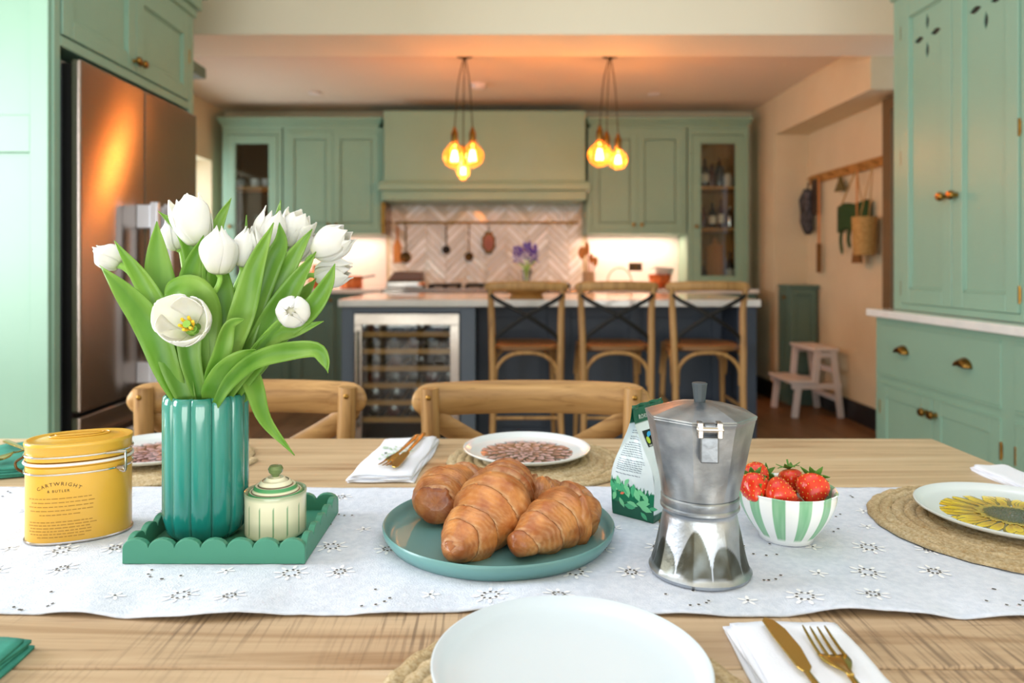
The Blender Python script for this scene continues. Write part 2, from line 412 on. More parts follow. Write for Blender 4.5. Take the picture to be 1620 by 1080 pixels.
# kitchen ceiling and the dining ceiling with its rooflight
struct('ceiling', bx(XL - 0.1, XR + 0.2, 4.47, YB + 0.2, 2.51, 2.63), M['ceiling'], sm=False)
c2 = MB()
c2.box(-2.6, 2.7, -3.1, 0.10, 2.80, 2.92); c2.box(-2.6, 2.7, 1.90, 4.04, 2.80, 2.92)
c2.box(-2.6, -1.45, 0.10, 1.90, 2.80, 2.92); c2.box(1.25, 2.7, 0.10, 1.90, 2.80, 2.92)
struct('ceiling', c2, M['white_wall'], sm=False)
wf = MB()
for (a, b, c, d) in ((-1.5, -1.4, 0.1, 1.9), (1.2, 1.3, 0.1, 1.9), (-1.5, 1.3, 0.06, 0.14), (-1.5, 1.3, 1.86, 1.94), (-0.12, -0.06, 0.1, 1.9)):
    wf.box(a, b, c, d, 2.78, 2.96)
struct('window_1', wf, M['white_wall'], sm=False)
# boxed beam between the two rooms
struct('trim_1', bx(XL - 0.1, XR + 0.2, 4.04, 4.47, 2.40, 2.95), M['white_wall'], sm=False, bev=0.004)
# back wall with herringbone tiles behind the hob
wb = struct('wall_back', bx(XL - 0.1, 2.28, YB, YB + 0.15, 0, 2.6), M['wall'], sm=False)
TX0, TX1, TZ0, TZ1 = -1.0, 0.745, 0.925, 1.75
def clip(poly, x0, x1, y0, y1):
    for ax, val, sg in ((0, x0, 1), (0, x1, -1), (1, y0, 1), (1, y1, -1)):
        out = []
        for i in range(len(poly)):
            p, q = poly[i], poly[(i + 1) % len(poly)]
            ip, iq = (p[ax] - val) * sg >= 0, (q[ax] - val) * sg >= 0
            if ip: out.append(p)
            if ip != iq:
                t = (val - p[ax]) / (q[ax] - p[ax]); out.append((p[0] + (q[0] - p[0]) * t, p[1] + (q[1] - p[1]) * t))
        poly = out
        if len(poly) < 3: return None
    return poly
TL, TW, gp = 0.26, 0.052, 0.004
s2 = math.sqrt(0.5)
for k in range(-34, 35):
    for m_ in range(-12, 13):
        for hv in (0, 1):
            ox, oy = k * TW + m_ * TL, k * TW - m_ * TL
            r = (ox, oy, ox + TL, oy + TW) if hv == 0 else (ox, oy + TW, ox + TW, oy + TW + TL)
            q = [(r[0] + gp, r[1] + gp), (r[2] - gp, r[1] + gp), (r[2] - gp, r[3] - gp), (r[0] + gp, r[3] - gp)]
            q = [((a - b) * s2 - 0.1, (a + b) * s2 + 1.3) for a, b in q]
            q = clip(q, TX0, TX1, TZ0, TZ1)
            if not q: continue
            A = abs(sum(q[i][0] * q[(i + 1) % len(q)][1] - q[(i + 1) % len(q)][0] * q[i][1] for i in range(len(q)))) / 2
            if A < 0.0004: continue
            t = MB(); rx, rz_ = R.uniform(-.006, .006), R.uniform(-.006, .006)
            cx_, cz_ = sum(p[0] for p in q) / len(q), sum(p[1] for p in q) / len(q)
            t.prism(q, lambda u, v, h: (u, YB - h - (0 if h < 0.001 else (u - cx_) * rx * 4 + (v - cz_) * rz_ * 4), v), 0.0005, 0.010)
            t.build('tile', M[R.choice(('tile', 'tile', 'tile_b', 'tile_c'))], wb, sm=False, world=False)
for a_, c_ in ((-2.0, -1.03), (.79, 1.62)):
    bx(a_, c_, YB - .008, YB - .0005, .921, 1.40).build('splash_panel', M['splash'], wb, sm=False, world=False)
struct('wall_left', (lambda w: ([w.box(*a) for a in ((XL - 0.25, XL, -3.0, -0.3, 0, 2.9), (XL - 0.25, XL, 1.5, 4.9, 0, 2.9), (XL - 0.25, XL, -0.3, 1.5, 0, 0.8), (XL - 0.25, XL, -0.3, 1.5, 2.2, 2.9),
    (XL - 0.25, XL, 6.3, 6.8, 0, 2.9), (XL - 0.25, XL, 4.9, 6.3, 0, 0.95), (XL - 0.25, XL, 4.9, 6.3, 2.02, 2.9))], w)[1])(MB()), M['wall'], sm=False)
w3 = MB()
for (a, b, c, d) in ((4.9, 4.95, .95, 2.02), (6.25, 6.3, .95, 2.02), (5.57, 5.63, .95, 2.02), (4.9, 6.3, .95, 1.0), (4.9, 6.3, 1.97, 2.02)):
    w3.box(XL - 0.24, XL - 0.18, a, b, c, d)
wn3 = struct('window_2', w3, M['white_wall'], sm=False)
w4 = MB()
for (a, b, c, d) in ((-.3, -.24, .8, 2.2), (1.44, 1.5, .8, 2.2), (.57, .63, .8, 2.2), (-.3, 1.5, .8, .86), (-.3, 1.5, 2.14, 2.2)):
    w4.box(XL - 0.16, XL - 0.10, a, b, c, d)
struct('window_3', w4, M['white_wall'], sm=False)
# right side: return, alcove wall, soffit, long wall
struct('wall_return', bx(2.28, 2.75, 6.03, YB + 0.15, 0, 2.6), M['wall'], sm=False)
struct('wall_right', bx(XR, 2.75, 4.55, 6.03, 0, 2.6), M['wall'], sm=False)
struct('trim_2', bx(2.28, XR, 4.47, 6.03, 2.20, 2.52), M['wall'], sm=False, bev=0.003)
struct('wall_dining_right', bx(2.36, 2.6, -3.0, 4.04, 0, 2.9), M['white_wall'], sm=False)
struct('door_1', (lambda w: (w.box(2.47, 2.56, 4.60, 4.70, 0, 2.19), w.box(2.47, 2.56, 4.47, 4.60, 2.1, 2.19), w)[2])(MB()), mat('dark_oak_frame', '#6f5a3c', .6), sm=False, bev=.004)
struct('baseboard_right', bx(XR - 0.02, XR, 4.70, 6.03, 0, 0.145), M['blackboard'], sm=False, bev=.004)
struct('baseboard_alcove', bx(2.28, XR - 0.02, 6.01, 6.03, 0, 0.145), M['blackboard'], sm=False, bev=.004)
struct('baseboard_return', bx(2.26, 2.28, 6.03, 6.6, 0, 0.145), M['blackboard'], sm=False, bev=.004)
# garden doors behind the camera
wg = MB()
for x in (-2.45, -0.85, 0.75, 2.30): wg.box(x - .035, x + .035, -3.02, -2.98, 0, 2.45)
wg.box(-2.45, 2.33, -3.02, -2.98, 2.40, 2.47); wg.box(-2.45, 2.33, -3.02, -2.98, 0, .06)
struct('window_4', wg, M['iron'], sm=False)
struct('wall_front', bx(-2.6, 2.6, -3.06, -2.98, 2.47, 2.9), M['white_wall'], sm=False)

# downlights and smoke alarm
for i, (px, y) in enumerate(((498, 146), (1035, 148))):
    d = 1150 * 1.39 / (419 - y)
    b = MB(); b.lathe([(0.03, 0), (0.05, 0), (0.05, 0.008), (0.03, 0.012)], (PX(px, d), d, 2.4975), 24)
    tag(b.build('downlight', M['stoolwhite']), ('recessed ceiling downlight left of the pendant lamps', 'recessed ceiling downlight right of the pendant lamps')[i], 'light', 'ceiling downlights')
sa = thing('smoke_alarm', (PX(757, 5.59), 5.59, 2.47), 'white round smoke alarm on the kitchen ceiling', 'smoke alarm')
b = MB(); b.lathe([(0.052, 0.04), (0.055, 0.02), (0.045, 0.004), (0.0, 0.0)], sa.location, 28); b.build('body', M['stoolwhite'], sa)
b = MB(); b.lathe([(0.062, 0.033), (0.062, 0.0405)], sa.location, 28); b.build('base', M['stoolwhite'], sa)

# ------------------------------------------------------------------ cabinet helpers
def Ffront(y): return lambda u, w, v: (u, y - w, v)       # u along x, w towards the camera, v up
def Fleft(x): return lambda u, w, v: (x + w, u, v)        # faces +x
def Fright(x): return lambda u, w, v: (x - w, u, v)       # faces -x
def lerpbox(b, F, u0, u1, v0, v1, w0, w1): b.box(u0, u1, w0, w1, v0, v1, F)
def knob(F, u, v, w, parent, r=0.016, m='brass', name='knob'):
    k = MB(); pr = [(0.5, 0), (0.42, 0.35), (0.4, 0.8), (0.95, 1.15), (1.0, 1.6), (0.75, 2.0), (0, 2.1)]
    n = 16; vs = []
    for q, h in pr:
        for j in range(n):
            a = 2 * PI * j / n; vs.append(F(u + q * r * math.cos(a), w + h * r, v + q * r * math.sin(a)))
    k.add(vs, [(i * n + j, i * n + (j + 1) % n, (i + 1) * n + (j + 1) % n, (i + 1) * n + j) for i in range(len(pr) - 1) for j in range(n)])
    return k.build(name, M[m], parent)
def shaker(F, u0, u1, v0, v1, w, root, m='green', st=0.06, name='door', holes=None, glass=False, t=0.02, flat=False):
    b = MB()
    if flat: lerpbox(b, F, u0, u1, v0, v1, w - t, w)
    else:
        lerpbox(b, F, u0, u0 + st, v0, v1, w - t, w); lerpbox(b, F, u1 - st, u1, v0, v1, w - t, w)
        lerpbox(b, F, u0 + st, u1 - st, v1 - st, v1, w - t, w); lerpbox(b, F, u0 + st, u1 - st, v0, v0 + st, w - t, w)
        # bead round the panel
        q = 0.008
        for a in ((u0 + st, u0 + st + q, v0 + st, v1 - st), (u1 - st - q, u1 - st, v0 + st, v1 - st), (u0 + st, u1 - st, v0 + st, v0 + st + q), (u0 + st, u1 - st, v1 - st - q, v1 - st)):
            lerpbox(b, F, *a, w - t, w - 0.006)
        if not glass and not holes: lerpbox(b, F, u0 + st - .002, u1 - st + .002, v0 + st - .002, v1 - st + .002, w - t, w - 0.011)
    o = b.build(name, M[m], root, sm=False, bev=0.0015, seg=1)
    if glass:
        g = MB(); lerpbox(g, F, u0 + st, u1 - st, v0 + st, v1 - st, w - 0.014, w - 0.011); g.build('pane', M['pane'], o, sm=False)
    return o
def hinge(F, u, v, w, parent):
    b = MB(); b.tube([F(u, w + .002, v - .03), F(u, w + .002, v + .03)], .005, 8)
    lerpbox(b, F, u - .008, u + .008, v - .022, v + .022, w - .001, w + .0015)
    return b.build('hinge', M['brass'], parent)

# ------------------------------------------------------------------ tall housing with fridge, left
XC = -1.433
hs = thing('fridge_housing', (XC - 0.3, 2.86, 0), 'tall sage green cabinet surround framing the steel fridge', 'cabinet')
b = MB(); b.box(XC - 0.66, XC, 2.335, 2.37, 0, 2.62)
b.box(XC - 0.66, XC, 3.355, 3.40, 0, 2.62)
b.box(XC - 0.66, XC - 0.02, 2.37, 3.355, 1.845, 1.865)
b.box(XC - 0.68, XC - 0.66, 2.37, 3.355, 0, 2.60)
b.box(XC - 0.66, XC - 0.02, 2.37, 3.355, 2.58, 2.62)
b.box(XC - 0.02, XC, 2.37, 3.355, 1.835, 1.87)
b.build('carcass', M['green'], hs, sm=False, bev=0.003)
b = MB(); b.box(XC - 0.068, XC - 0.008, 2.318, 2.336, 0, 2.62); b.build('end_stile', M['green'], hs, sm=False, bev=.003)
b = MB()
for z0, z1 in ((0, .1), (1.48, 1.60), (2.5, 2.62)):
    b = MB(); b.box(-2.09, XC - 0.068, 2.322, 2.336, z0, z1); b.build('end_rail', M['green'], hs, sm=False, bev=.003)
F = Fleft(XC)
for i, (u0, u1, ku) in enumerate(((2.378, 2.858, 2.835), (2.862, 3.345, 2.885))):
    dr = shaker(F, u0, u1, 1.875, 2.225, 0.003, hs)
    knob(F, ku, 1.915, 0.003, dr)
    hinge(F, (2.378, 3.345)[i], 2.08, 0.0, dr)
b = MB(); b.box(XC - .02, XC, 2.37, 3.355, 2.225, 2.60); b.build('frieze', M['green'], hs, sm=False)
b = MB()   # stepped cornice
for h0, h1, o_ in ((2.33, 2.37, .012), (2.37, 2.43, .03), (2.43, 2.50, .05), (2.50, 2.56, .07)):
    b.box(XC - 0.05, XC + o_, 2.36, 3.40 + o_, h0 - .055, h1 - .055)
b.build('cornice', M['green'], hs, sm=False, bev=.006, seg=3)

fr = thing('fridge_freezer', (XC - 0.3, 2.865, 0), 'stainless steel french door fridge freezer in the green housing', 'fridge')
b = MB(); b.box(XC - 0.62, XC - 0.02, 2.40, 3.32, 0.03, 1.80); b.build('cabinet_body', M['fridge_side'], fr, sm=False, bev=.004)
XF = -1.385
b = MB(); b.box(XC - 0.02, XF - 0.035, 2.41, 3.31, 0.06, 1.79); b.build('door_gasket', M['black'], fr, sm=False)
g0 = 2.836
for (u0, u1, v0, v1) in ((2.40, g0 - .003, 0.63, 1.80), (g0 + .003, 3.32, 0.63, 1.80), (2.40, 3.32, 0.08, 0.615)):
    b = MB(); b.box(XF - 0.035, XF, u0, u1, v0, v1); d_ = b.build('door' if v1 > 1 else 'drawer', M['fridge'], fr, sm=False, bev=.006, seg=3)
    h = MB()
    if v1 > 1:
        yy = (g0 - .055) if u0 < 2.5 else (g0 + .055)
        h.box(XF + .052, XF + .080, yy - .014, yy + .014, .66, 1.36)
        h.box(XF, XF + .053, yy - .013, yy + .013, .67, .75); h.box(XF, XF + .053, yy - .013, yy + .013, 1.26, 1.35)
    else:
        h.box(XF + .032, XF + .052, 2.50, 3.22, .50, .53); h.box(XF, XF + .036, 2.53, 2.56, .505, .525); h.box(XF, XF + .036, 3.16, 3.19, .505, .525)
    h.build('handle', M['satin'], d_, sm=False, bev=.003)
b = MB(); b.box(XC - 0.5, XC - 0.03, 2.42, 3.30, 0.0, 0.03); b.build('plinth', M['black'], fr, sm=False)

# slim tall cabinet just past the fridge, only its end and cornice show
sc_ = thing('slim_tall_cabinet', (-1.9, 3.7, 0), 'slim green tall cabinet with cornice beyond the fridge', 'cabinet')
b = MB(); b.box(-2.12, -1.74, 3.42, 4.0, 0, 2.10); b.build('carcass', M['green_dark'], sc_, sm=False, bev=.003)
b = MB(); b.box(-2.12, -1.70, 3.415, 4.02, 2.10, 2.15); b.box(-2.12, -1.63, 3.415, 4.035, 2.15, 2.21); b.build('cornice', M['green_dark'], sc_, sm=False, bev=.006)

# ------------------------------------------------------------------ back wall furniture
YC = 6.25       # faces of the wall cabinets
F = Ffront(YC)
def wall_unit(name, x0, x1, label, z0=1.386, z1=2.30):
    u = thing(name, ((x0 + x1) / 2, YC + .17, z0), label, 'cabinet')
    return u
def closed_unit(x0, x1, label, dx=None):
    u = wall_unit('wall_cabinet', x0, x1, label)
    b = MB(); b.box(x0, x1, YC, YB - .002, 1.386, 2.30); b.build('carcass', M['green'], u, sm=False, bev=.002)
    mid = (x0 + x1) / 2
    for i, (a, c) in enumerate(((x0 + .035, mid - .002), (mid + .002, x1 - .035))):
        d = shaker(F, a, c, 1.42, 2.26, 0.006, u)
        knob(F, mid - .035 if i == 0 else mid + .035, 1.465, 0.006, d, .017)
    return u
closed_unit(PX(448, YC), PX(606, YC), 'green double door wall cabinet left of the cooker hood')
closed_unit(PX(930, YC), PX(1086, YC), 'green double door wall cabinet right of the cooker hood')
def cornice(x0, x1, label):
    c = MB(); c.box(x0, x1, YC - .012, YB - .002, 2.30, 2.33); c.box(x0 - .02, x1 + .02, YC - .03, YB - .002, 2.33, 2.355); c.box(x0 - .03, x1 + .03, YC - .05, YB - .002, 2.355, 2.385)
    return tag(c.build('cornice', M['green'], sm=False, bev=.006), label, 'moulding')
cornice(-2.39, PX(600, YC), 'green cornice moulding on top of the left wall cabinets')
cornice(PX(933, YC), 2.13, 'green cornice moulding on top of the right wall cabinets')
def glass_unit(x0, x1, label, lining, shelves):
    u = wall_unit('glazed_cabinet', x0, x1, label)
    z0 = 0.925
    b = MB()
    b.box(x0, x0 + .02, YC, YB - .002, z0, 2.30); b.box(x1 - .02, x1, YC, YB - .002, z0, 2.30)
    b.box(x0 + .02, x1 - .02, YC, YB - .002, 2.28, 2.30); b.box(x0 + .02, x1 - .02, YC, YB - .002, z0, z0 + .02)
    for a, c in ((x0, x0 + .04), (x1 - .04, x1)): b.box(a, c, YC - .001, YC + .02, z0, 2.30)
    b.box(x0 + .04, x1 - .04, YC - .001, YC + .02, 2.24, 2.28)
    b.build('carcass', M['green'], u, sm=False, bev=.002)
    b = MB(); b.box(x0 + .02, x1 - .02, YB - .02, YB - .004, z0 + .02, 2.28)
    b.box(x0 + .02, x0 + .03, YC + .03, YB - .02, z0 + .02, 2.28); b.box(x1 - .03, x1 - .02, YC + .03, YB - .02, z0 + .02, 2.28)
    b.build('lining', M[lining], u, sm=False)
    for z in shelves:
        b = MB(); b.box(x0 + .03, x1 - .03, YC + .04, YB - .02, z - .025, z); b.build('shelf', M['shelfwood'], u, sm=False, bev=.002)
    d = shaker(F, x0 + .042, x1 - .042, z0 + .03, 2.235, 0.006, u, glass=True, st=.065)
    knob(F, x0 + .07, 1.45, 0.006, d, .017)
    return u
gx0, gx1 = PX(352, YC), PX(446, YC)
glass_unit(gx0, gx1, 'green glass fronted cabinet at the left end with dark lining', 'dark_inside', (1.30, 1.80))
rx0, rx1 = PX(1088, YC), PX(1184, YC)
glass_unit(rx0, rx1, 'green glass fronted cabinet at the right end holding bottles', 'cabinet_inside', (1.44, 1.80))
# hood
hd = thing('cooker_hood', (-0.13, 6.35, 1.55), 'broad sage green boxed cooker hood with a mantel shelf', 'cooker hood')
YH = 6.08
b = MB(); b.box(PX(607, YH), PX(926, YH), YH, YB - .002, 1.74, 2.41); b.build('canopy', M['green'], hd, sm=False, bev=.003)
b = MB()
hx0, hx1 = PX(606, YH), PX(927, YH)
b.box(hx0 - .005, hx1 + .005, YH - .01, YB - .05, 1.66, 1.742); b.box(hx0 - .02, hx1 + .02, YH - .03, YB - .05, 1.80, 1.82)
b.box(hx0 - .035, hx1 + .035, YH - .055, YB - .05, 1.742, 1.80)
b.build('mantel', M['green'], hd, sm=False, bev=.008, seg=3)
for x in (TX0 - .02, TX1):
    b = MB(); b.box(x, x + .035, YC - .02, YB - .002, 1.386, 1.66); b.build('side_panel', M['green'] if x > 0 else M['brass'], hd, sm=False, bev=.002)
b = MB(); b.box(TX0, TX1, YH + .05, YB - .002, 1.73, 1.74); b.build('filter_panel', M['steel'], hd, sm=False)
# base cabinets and worktops
YW = 5.98
def base_unit(x0, x1, label, n=2, m='green_dark'):
    u = thing('base_cabinet', ((x0 + x1) / 2, 6.3, 0), label, 'cabinet')
    b = MB(); b.box(x0, x1, YW + .03, YB - .002, 0.10, 0.885); b.build('carcass', M[m], u, sm=False, bev=.002)
    b = MB(); b.box(x0, x1, YW + .08, YB - .002, 0, 0.10); b.build('plinth', M[m], u, sm=False)
    w = (x1 - x0) / n; FF = Ffront(YW + .03)
    for i in range(n):
        d = shaker(FF, x0 + i * w + .02, x0 + (i + 1) * w - .02, .13, .86, .012, u, m)
        knob(FF, x0 + i * w + (w - .045 if i % 2 == 0 else .045), .83, .012, d, .016)
base_unit(-2.40, -1.72, 'green base cabinet at the far left under the worktop')
base_unit(-1.72, -0.98, 'green base cabinet just left of the range cooker')
base_unit(0.76, 2.12, 'green base cabinets right of the range cooker', 3)
b = MB(); b.box(-2.41, -0.975, YW - .005, YB - .002, .885, .92)
tag(b.build('worktop', M['quartz'], sm=False, bev=.003), 'pale stone worktop run left of the range cooker', 'worktop')
b = MB(); b.box(0.755, 2.13, YW - .005, YB - .002, .885, .92)
tag(b.build('worktop', M['quartz'], sm=False, bev=.003), 'pale stone worktop run right of the range cooker', 'worktop')
rg = thing('range_cooker', (-0.11, 6.25, 0), 'wide steel range cooker with black pan supports under the hood', 'cooker')
b = MB(); b.box(-.965, .745, 5.97, YB - .01, .08, .905); b.build('body', M['steel'], rg, sm=False, bev=.004)
b = MB(); b.box(-.965, .745, 6.02, YB - .01, .905, .925); b.build('hob_plate', M['steel'], rg, sm=False, bev=.003)
for i in range(4):
    b = MB(); x = -.47 + i * .31
    for q in (-.12, 0, .12): b.box(x + q - .006, x + q + .006, 6.06, 6.48, .925, .955)
    for y in (6.08, 6.27, 6.46): b.box(x - .13, x + .13, y - .006, y + .006, .94, .957)
    b.build('pan_support', M['iron'], rg, sm=False)
for i in range(7):
    knob(Ffront(5.97), -.7 + i * .19, .84, 0, rg, .02, 'brass', 'dial')
b = MB(); b.tube([(-.85, 5.92, .72), (.63, 5.92, .72)], .012, 10); b.rod((-.8, 5.97, .72), (-.8, 5.92, .72), .008); b.rod((.58, 5.97, .72), (.58, 5.92, .72), .008)
b.build('oven_rail', M['steel'], rg)

# griddle box left of the pan supports
gb = thing('lidded_grill', (PX(645, 6.2), 6.22, .925), 'grey metal grill with a slanting brown lid left on the range', 'grill')
gx = PX(643, 6.2)
b = MB(); b.box(gx - .155, gx + .15, 6.08, 6.36, .926, .985); b.build('body', M['steel'], gb, sm=False, bev=.01, seg=3)
b = MB(); b.prism([(gx - .15, .986), (gx + .145, .986), (gx + .14, 1.06), (gx - .09, 1.065)], lambda u, v, h: (u, h, v), 6.10, 6.35)
b.build('lid', mat('brown_enamel', '#6b5040', .35), gb, sm=False, bev=.01, seg=3)
b = MB(); b.tube([(gx + .12, 6.06, .96), (gx + .17, 6.02, .965)], .012, 10); b.build('handle', M['copper'], gb)

# brass rail with its hooks and what hangs from it
YR = YB - .05
rl = thing('utensil_rail', (-.13, YR, 1.50), 'thin brass hanging rail across the herringbone tiles', 'rail')
zr = PZ(352, YR)
b = MB(); b.tube([(PX(625, YR), YR, zr), (PX(914, YR), YR, zr)], .010, 10); b.build('bar', M['brass'], rl)
for px in (640, 716, 822, 905):
    b = MB(); x = PX(px, YR); b.rod((x, YB - .012, zr), (x, YR, zr), .007); b.lathe([(.016, 0), (.016, .006)], (x, YB - .014, zr), 14, axis=Matrix.Rotation(PI/2, 3, 'X')); b.build('bracket', M['brass'], rl)
def hook(b, x, y, z, h=.04):
    b.tube([(x, y - .004, z + .012), (x, y - .012, z + .008), (x, y - .012, z - h)], .0025, 8)
def hang(name, px, label, cat):
    x = PX(px, YR); return x, thing(name, (x, YR, zr), label, cat, 'utensils hanging from the brass rail')
x, t = hang('spatula', 629, 'orange wooden paddle hanging at the left end of brass rail', 'utensil')
b = MB(); hook(b, x, YR, zr); b.build('hook', M['brass'], t)
b = MB(); z = zr - .035
b.prism([(x - .006, z), (x + .006, z), (x + .010, z - .11), (x + .036, z - .17), (x + .036, z - .33), (x - .036, z - .33), (x - .036, z - .17), (x - .010, z - .11)], lambda u, v, h: (u, h, v), YR - .018, YR - .008)
b.build('paddle', M['orangewood'], t, sm=False, bev=.003)
for nm, px, y1, rr, mm, lb in (('skimmer', 642, 407, .048, 'darkbrass', 'dark brass skimmer hanging beside the orange wooden paddle'),
                      ('ladle', 706, 395, .036, 'iron', 'short dark ladle hanging second from rail middle left'),
                      ('spoon', 742, 406, .038, 'darkbrass', 'long handled bronze ladle hanging between ladle and oval pan')):
    x, t = hang(nm, px, lb, 'utensil')
    b = MB(); hook(b, x, YR, zr); b.build('hook', M['brass'], t)
    zc = PZ(y1, YR)
    b = MB(); b.box(x - .005, x + .005, YR - .016, YR - .012, zc + rr * .9, zr - .03); b.build('handle', M[mm], t, sm=False)
    b = MB(); b.lathe([(0, -.3 * rr), (rr * .6, -.22 * rr), (rr, .12 * rr), (rr * 1.04, .14 * rr), (rr * .96, .16 * rr), (rr * .5, -.02 * rr), (0, -.08 * rr)], (x, YR - .014, zc), 28, axis=Matrix.Rotation(PI / 2, 3, 'X'))
    b.build('bowl', M[mm], t)
x, t = hang('oval_pan', 773, 'oval copper mould with a pink face hanging from brass rail', 'mould')
b = MB(); hook(b, x, YR, zr); b.build('hook', M['brass'], t)
zc = PZ(384, YR)
b = MB(); b.tube([(x, YR - .012, zr - .03), (x, YR - .012, zc + .10)], .004, 8); b.build('hanger', M['darkbrass'], t)
b = MB(); b.lathe([(.062, .014), (.064, .0), (.052, -.006), (.0, -.006)], (x, YR - .012, zc), 32, axis=Matrix.Rotation(PI / 2, 3, 'X') @ Matrix.Diagonal((1, 1.62, 1)),
    rf=lambda a, r, z: r * (1 - .06 * math.cos(8 * a))); b.build('rim', M['darkbrass'], t)
b = MB(); b.lathe([(.046, .0), (.046, .018), (0, .022)], (x, YR - .012, zc), 28, axis=Matrix.Rotation(PI / 2, 3, 'X') @ Matrix.Diagonal((1, 1.62, 1))); b.build('face', mat('dull_pink_copper', '#8f5a50', .5, .4), t)

# things on the back worktops
Z0 = .9205
def lathe_thing(name, px, d, z, prof, m, label, cat, n=28, group=None, **k):
    b = MB(); b.lathe(prof, (PX(px, d), d, z), n, **k); return tag(b.build(name, M[m]), label, cat, group)
ck = thing('utensil_crock', (PX(931, 6.3), 6.3, Z0), 'stoneware crock right of the hob packed with utensils', 'crock')
b = MB(); b.lathe([(.05, 0), (.055, .02), (.055, .13), (.05, .14), (.045, .13), (.045, .02), (0, .015)], ck.location, 28); b.build('pot', mat('tan_stoneware', '#b59a78', .5), ck)
for i, (dx, dy, h, rr, lb) in enumerate(((-.03, 0, .36, .032, 'wooden spoon with round bowl leaning left in the crock'), (-.005, .02, .40, .022, 'tallest wooden spatula standing up in the crock'),
                             (.03, -.01, .27, .024, 'short wooden spoon leaning right in the crock'), (.012, .012, .30, .02, 'narrow wooden stirrer in the middle of the crock'))):
    p0 = Vector((ck.location.x + dx * .3, 6.3 + dy * .3, Z0 + .02)); p1 = Vector((ck.location.x + dx * 2.2, 6.3 + dy, Z0 + h))
    u = thing('wooden_utensil', p0, lb, 'utensil', 'wooden utensils in the crock')
    b = MB(); b.tube([p0, p0.lerp(p1, .7)], .006, 10); b.build('handle', M['orangewood'], u)
    b = MB(); q = p0.lerp(p1, .84); b.ball(q, 1, 14, (rr, .008, h * .16)); b.build('head', M['orangewood'], u)
bk = thing('handled_basket', (PX(980, 6.3), 6.3, Z0), 'low wicker basket with a tall hoop handle on worktop', 'basket')
bxp = bk.location
b = MB(); b.lathe([(.075, 0), (.105, .055), (.11, .06), (.10, .055), (.07, .008), (0, .008)], bxp, 32, rf=lambda a, r, z: r * (1 + .03 * math.sin(24 * a)), axis=Matrix.Diagonal((1, .7, 1))); b.build('body', M['wicker'], bk)
b = MB(); b.tube([(bxp.x - .105 * math.cos(a), bxp.y, bxp.z + .05 + .125 * math.sin(a)) for a in [PI * i / 16 for i in range(17)]], .005, 8); b.build('handle', M['wicker'], bk)
mx_ = thing('copper_bowl', (PX(1044, 6.3), 6.3, Z0), 'round copper mixing bowl under a grey colander', 'bowl')
b = MB(); b.lathe([(.045, 0), (.075, .03), (.095, .07), (.10, .115), (.105, .118), (.097, .112), (.09, .07), (.06, .02), (0, .012)], mx_.location, 36); b.build('body', M['copper'], mx_)
b = MB(); b.ball(mx_.location + Vector((.0, 0, .06)), .012, 10); b.build('rivet', M['brass'], mx_)
cl = thing('colander', (PX(1050, 6.3), 6.3, Z0 + .115), 'pale grey enamel colander stacked in the copper bowl', 'colander')
b = MB(); b.lathe([(.045, -.03), (.07, .0), (.085, .06), (.092, .062), (.08, .058), (.06, -.005), (0, -.02)], cl.location, 36, axis=Matrix.Rotation(.1, 3, 'Y')); b.build('body', mat('grey_enamel', '#b9bfb8', .3), cl)
b = MB(); p = cl.location; b.tube([(p.x - .09, p.y, p.z + .055), (p.x - .12, p.y, p.z + .06), (p.x - .09, p.y - .02, p.z + .065)], .004, 8); b.build('handle', M['steel'], cl)
sk = thing('double_socket', (PX(1005, YB), YB - .01, PZ(422, YB)), 'dark metal double socket plate on the lit splashback', 'socket')
p = sk.location; b = MB(); b.box(p.x - .062, p.x + .062, YB - .009, YB - .001, p.z - .038, p.z + .038); b.build('plate', M['darkbrass'], sk, sm=False, bev=.003)
for dx in (-.03, .03):
    b = MB(); b.box(p.x + dx - .012, p.x + dx + .012, YB - .013, YB - .009, p.z - .015, p.z + .01); b.build('socket', M['black'], sk, sm=False)
ds = thing('lidded_dish', (PX(882, 6.3), 6.3, .9265), 'small pinkish lidded dish right of the pan supports', 'dish')
b = MB(); b.lathe([(.05, 0), (.065, .02), (.055, .03), (.02, .036), (0, .037)], ds.location, 28); b.build('body', mat('pink_clay', '#c89a82', .45), ds)
b = MB(); b.ball(ds.location + Vector((.01, 0, .044)), .012, 10); b.build('knob', M['copper'], ds)
pn = thing('copper_pan', (PX(556, 6.3), 6.3, Z0), 'copper saucepan on the worktop behind the white tulips', 'pan')
b = MB(); b.lathe([(.09, 0), (.095, .01), (.095, .10), (.098, .103), (.09, .10), (.088, .012), (0, .008)], pn.location, 36); b.build('body', M['copper'], pn)
b = MB(); p = pn.location; b.tube([(p.x + .09, p.y, p.z + .09), (p.x + .15, p.y - .05, p.z + .10), (p.x + .22, p.y - .12, p.z + .11)], .007, 8); b.build('handle', M['iron'], pn)
pn2 = thing('copper_jug', (PX(504, 6.3), 6.3, Z0), 'orange copper jug on the worktop at the left', 'jug')
b = MB(); b.lathe([(.06, 0), (.085, .04), (.08, .12), (.05, .17), (.055, .2), (.05, .195), (.04, .16), (0, .02)], pn2.location, 32); b.build('body', M['copper'], pn2)
b = MB(); p = pn2.location; b.tube(catmull([(p.x + .05, p.y, p.z + .17), (p.x + .11, p.y, p.z + .14), (p.x + .08, p.y, p.z + .05)], 10), .006, 8); b.build('handle', M['copper'], pn2)
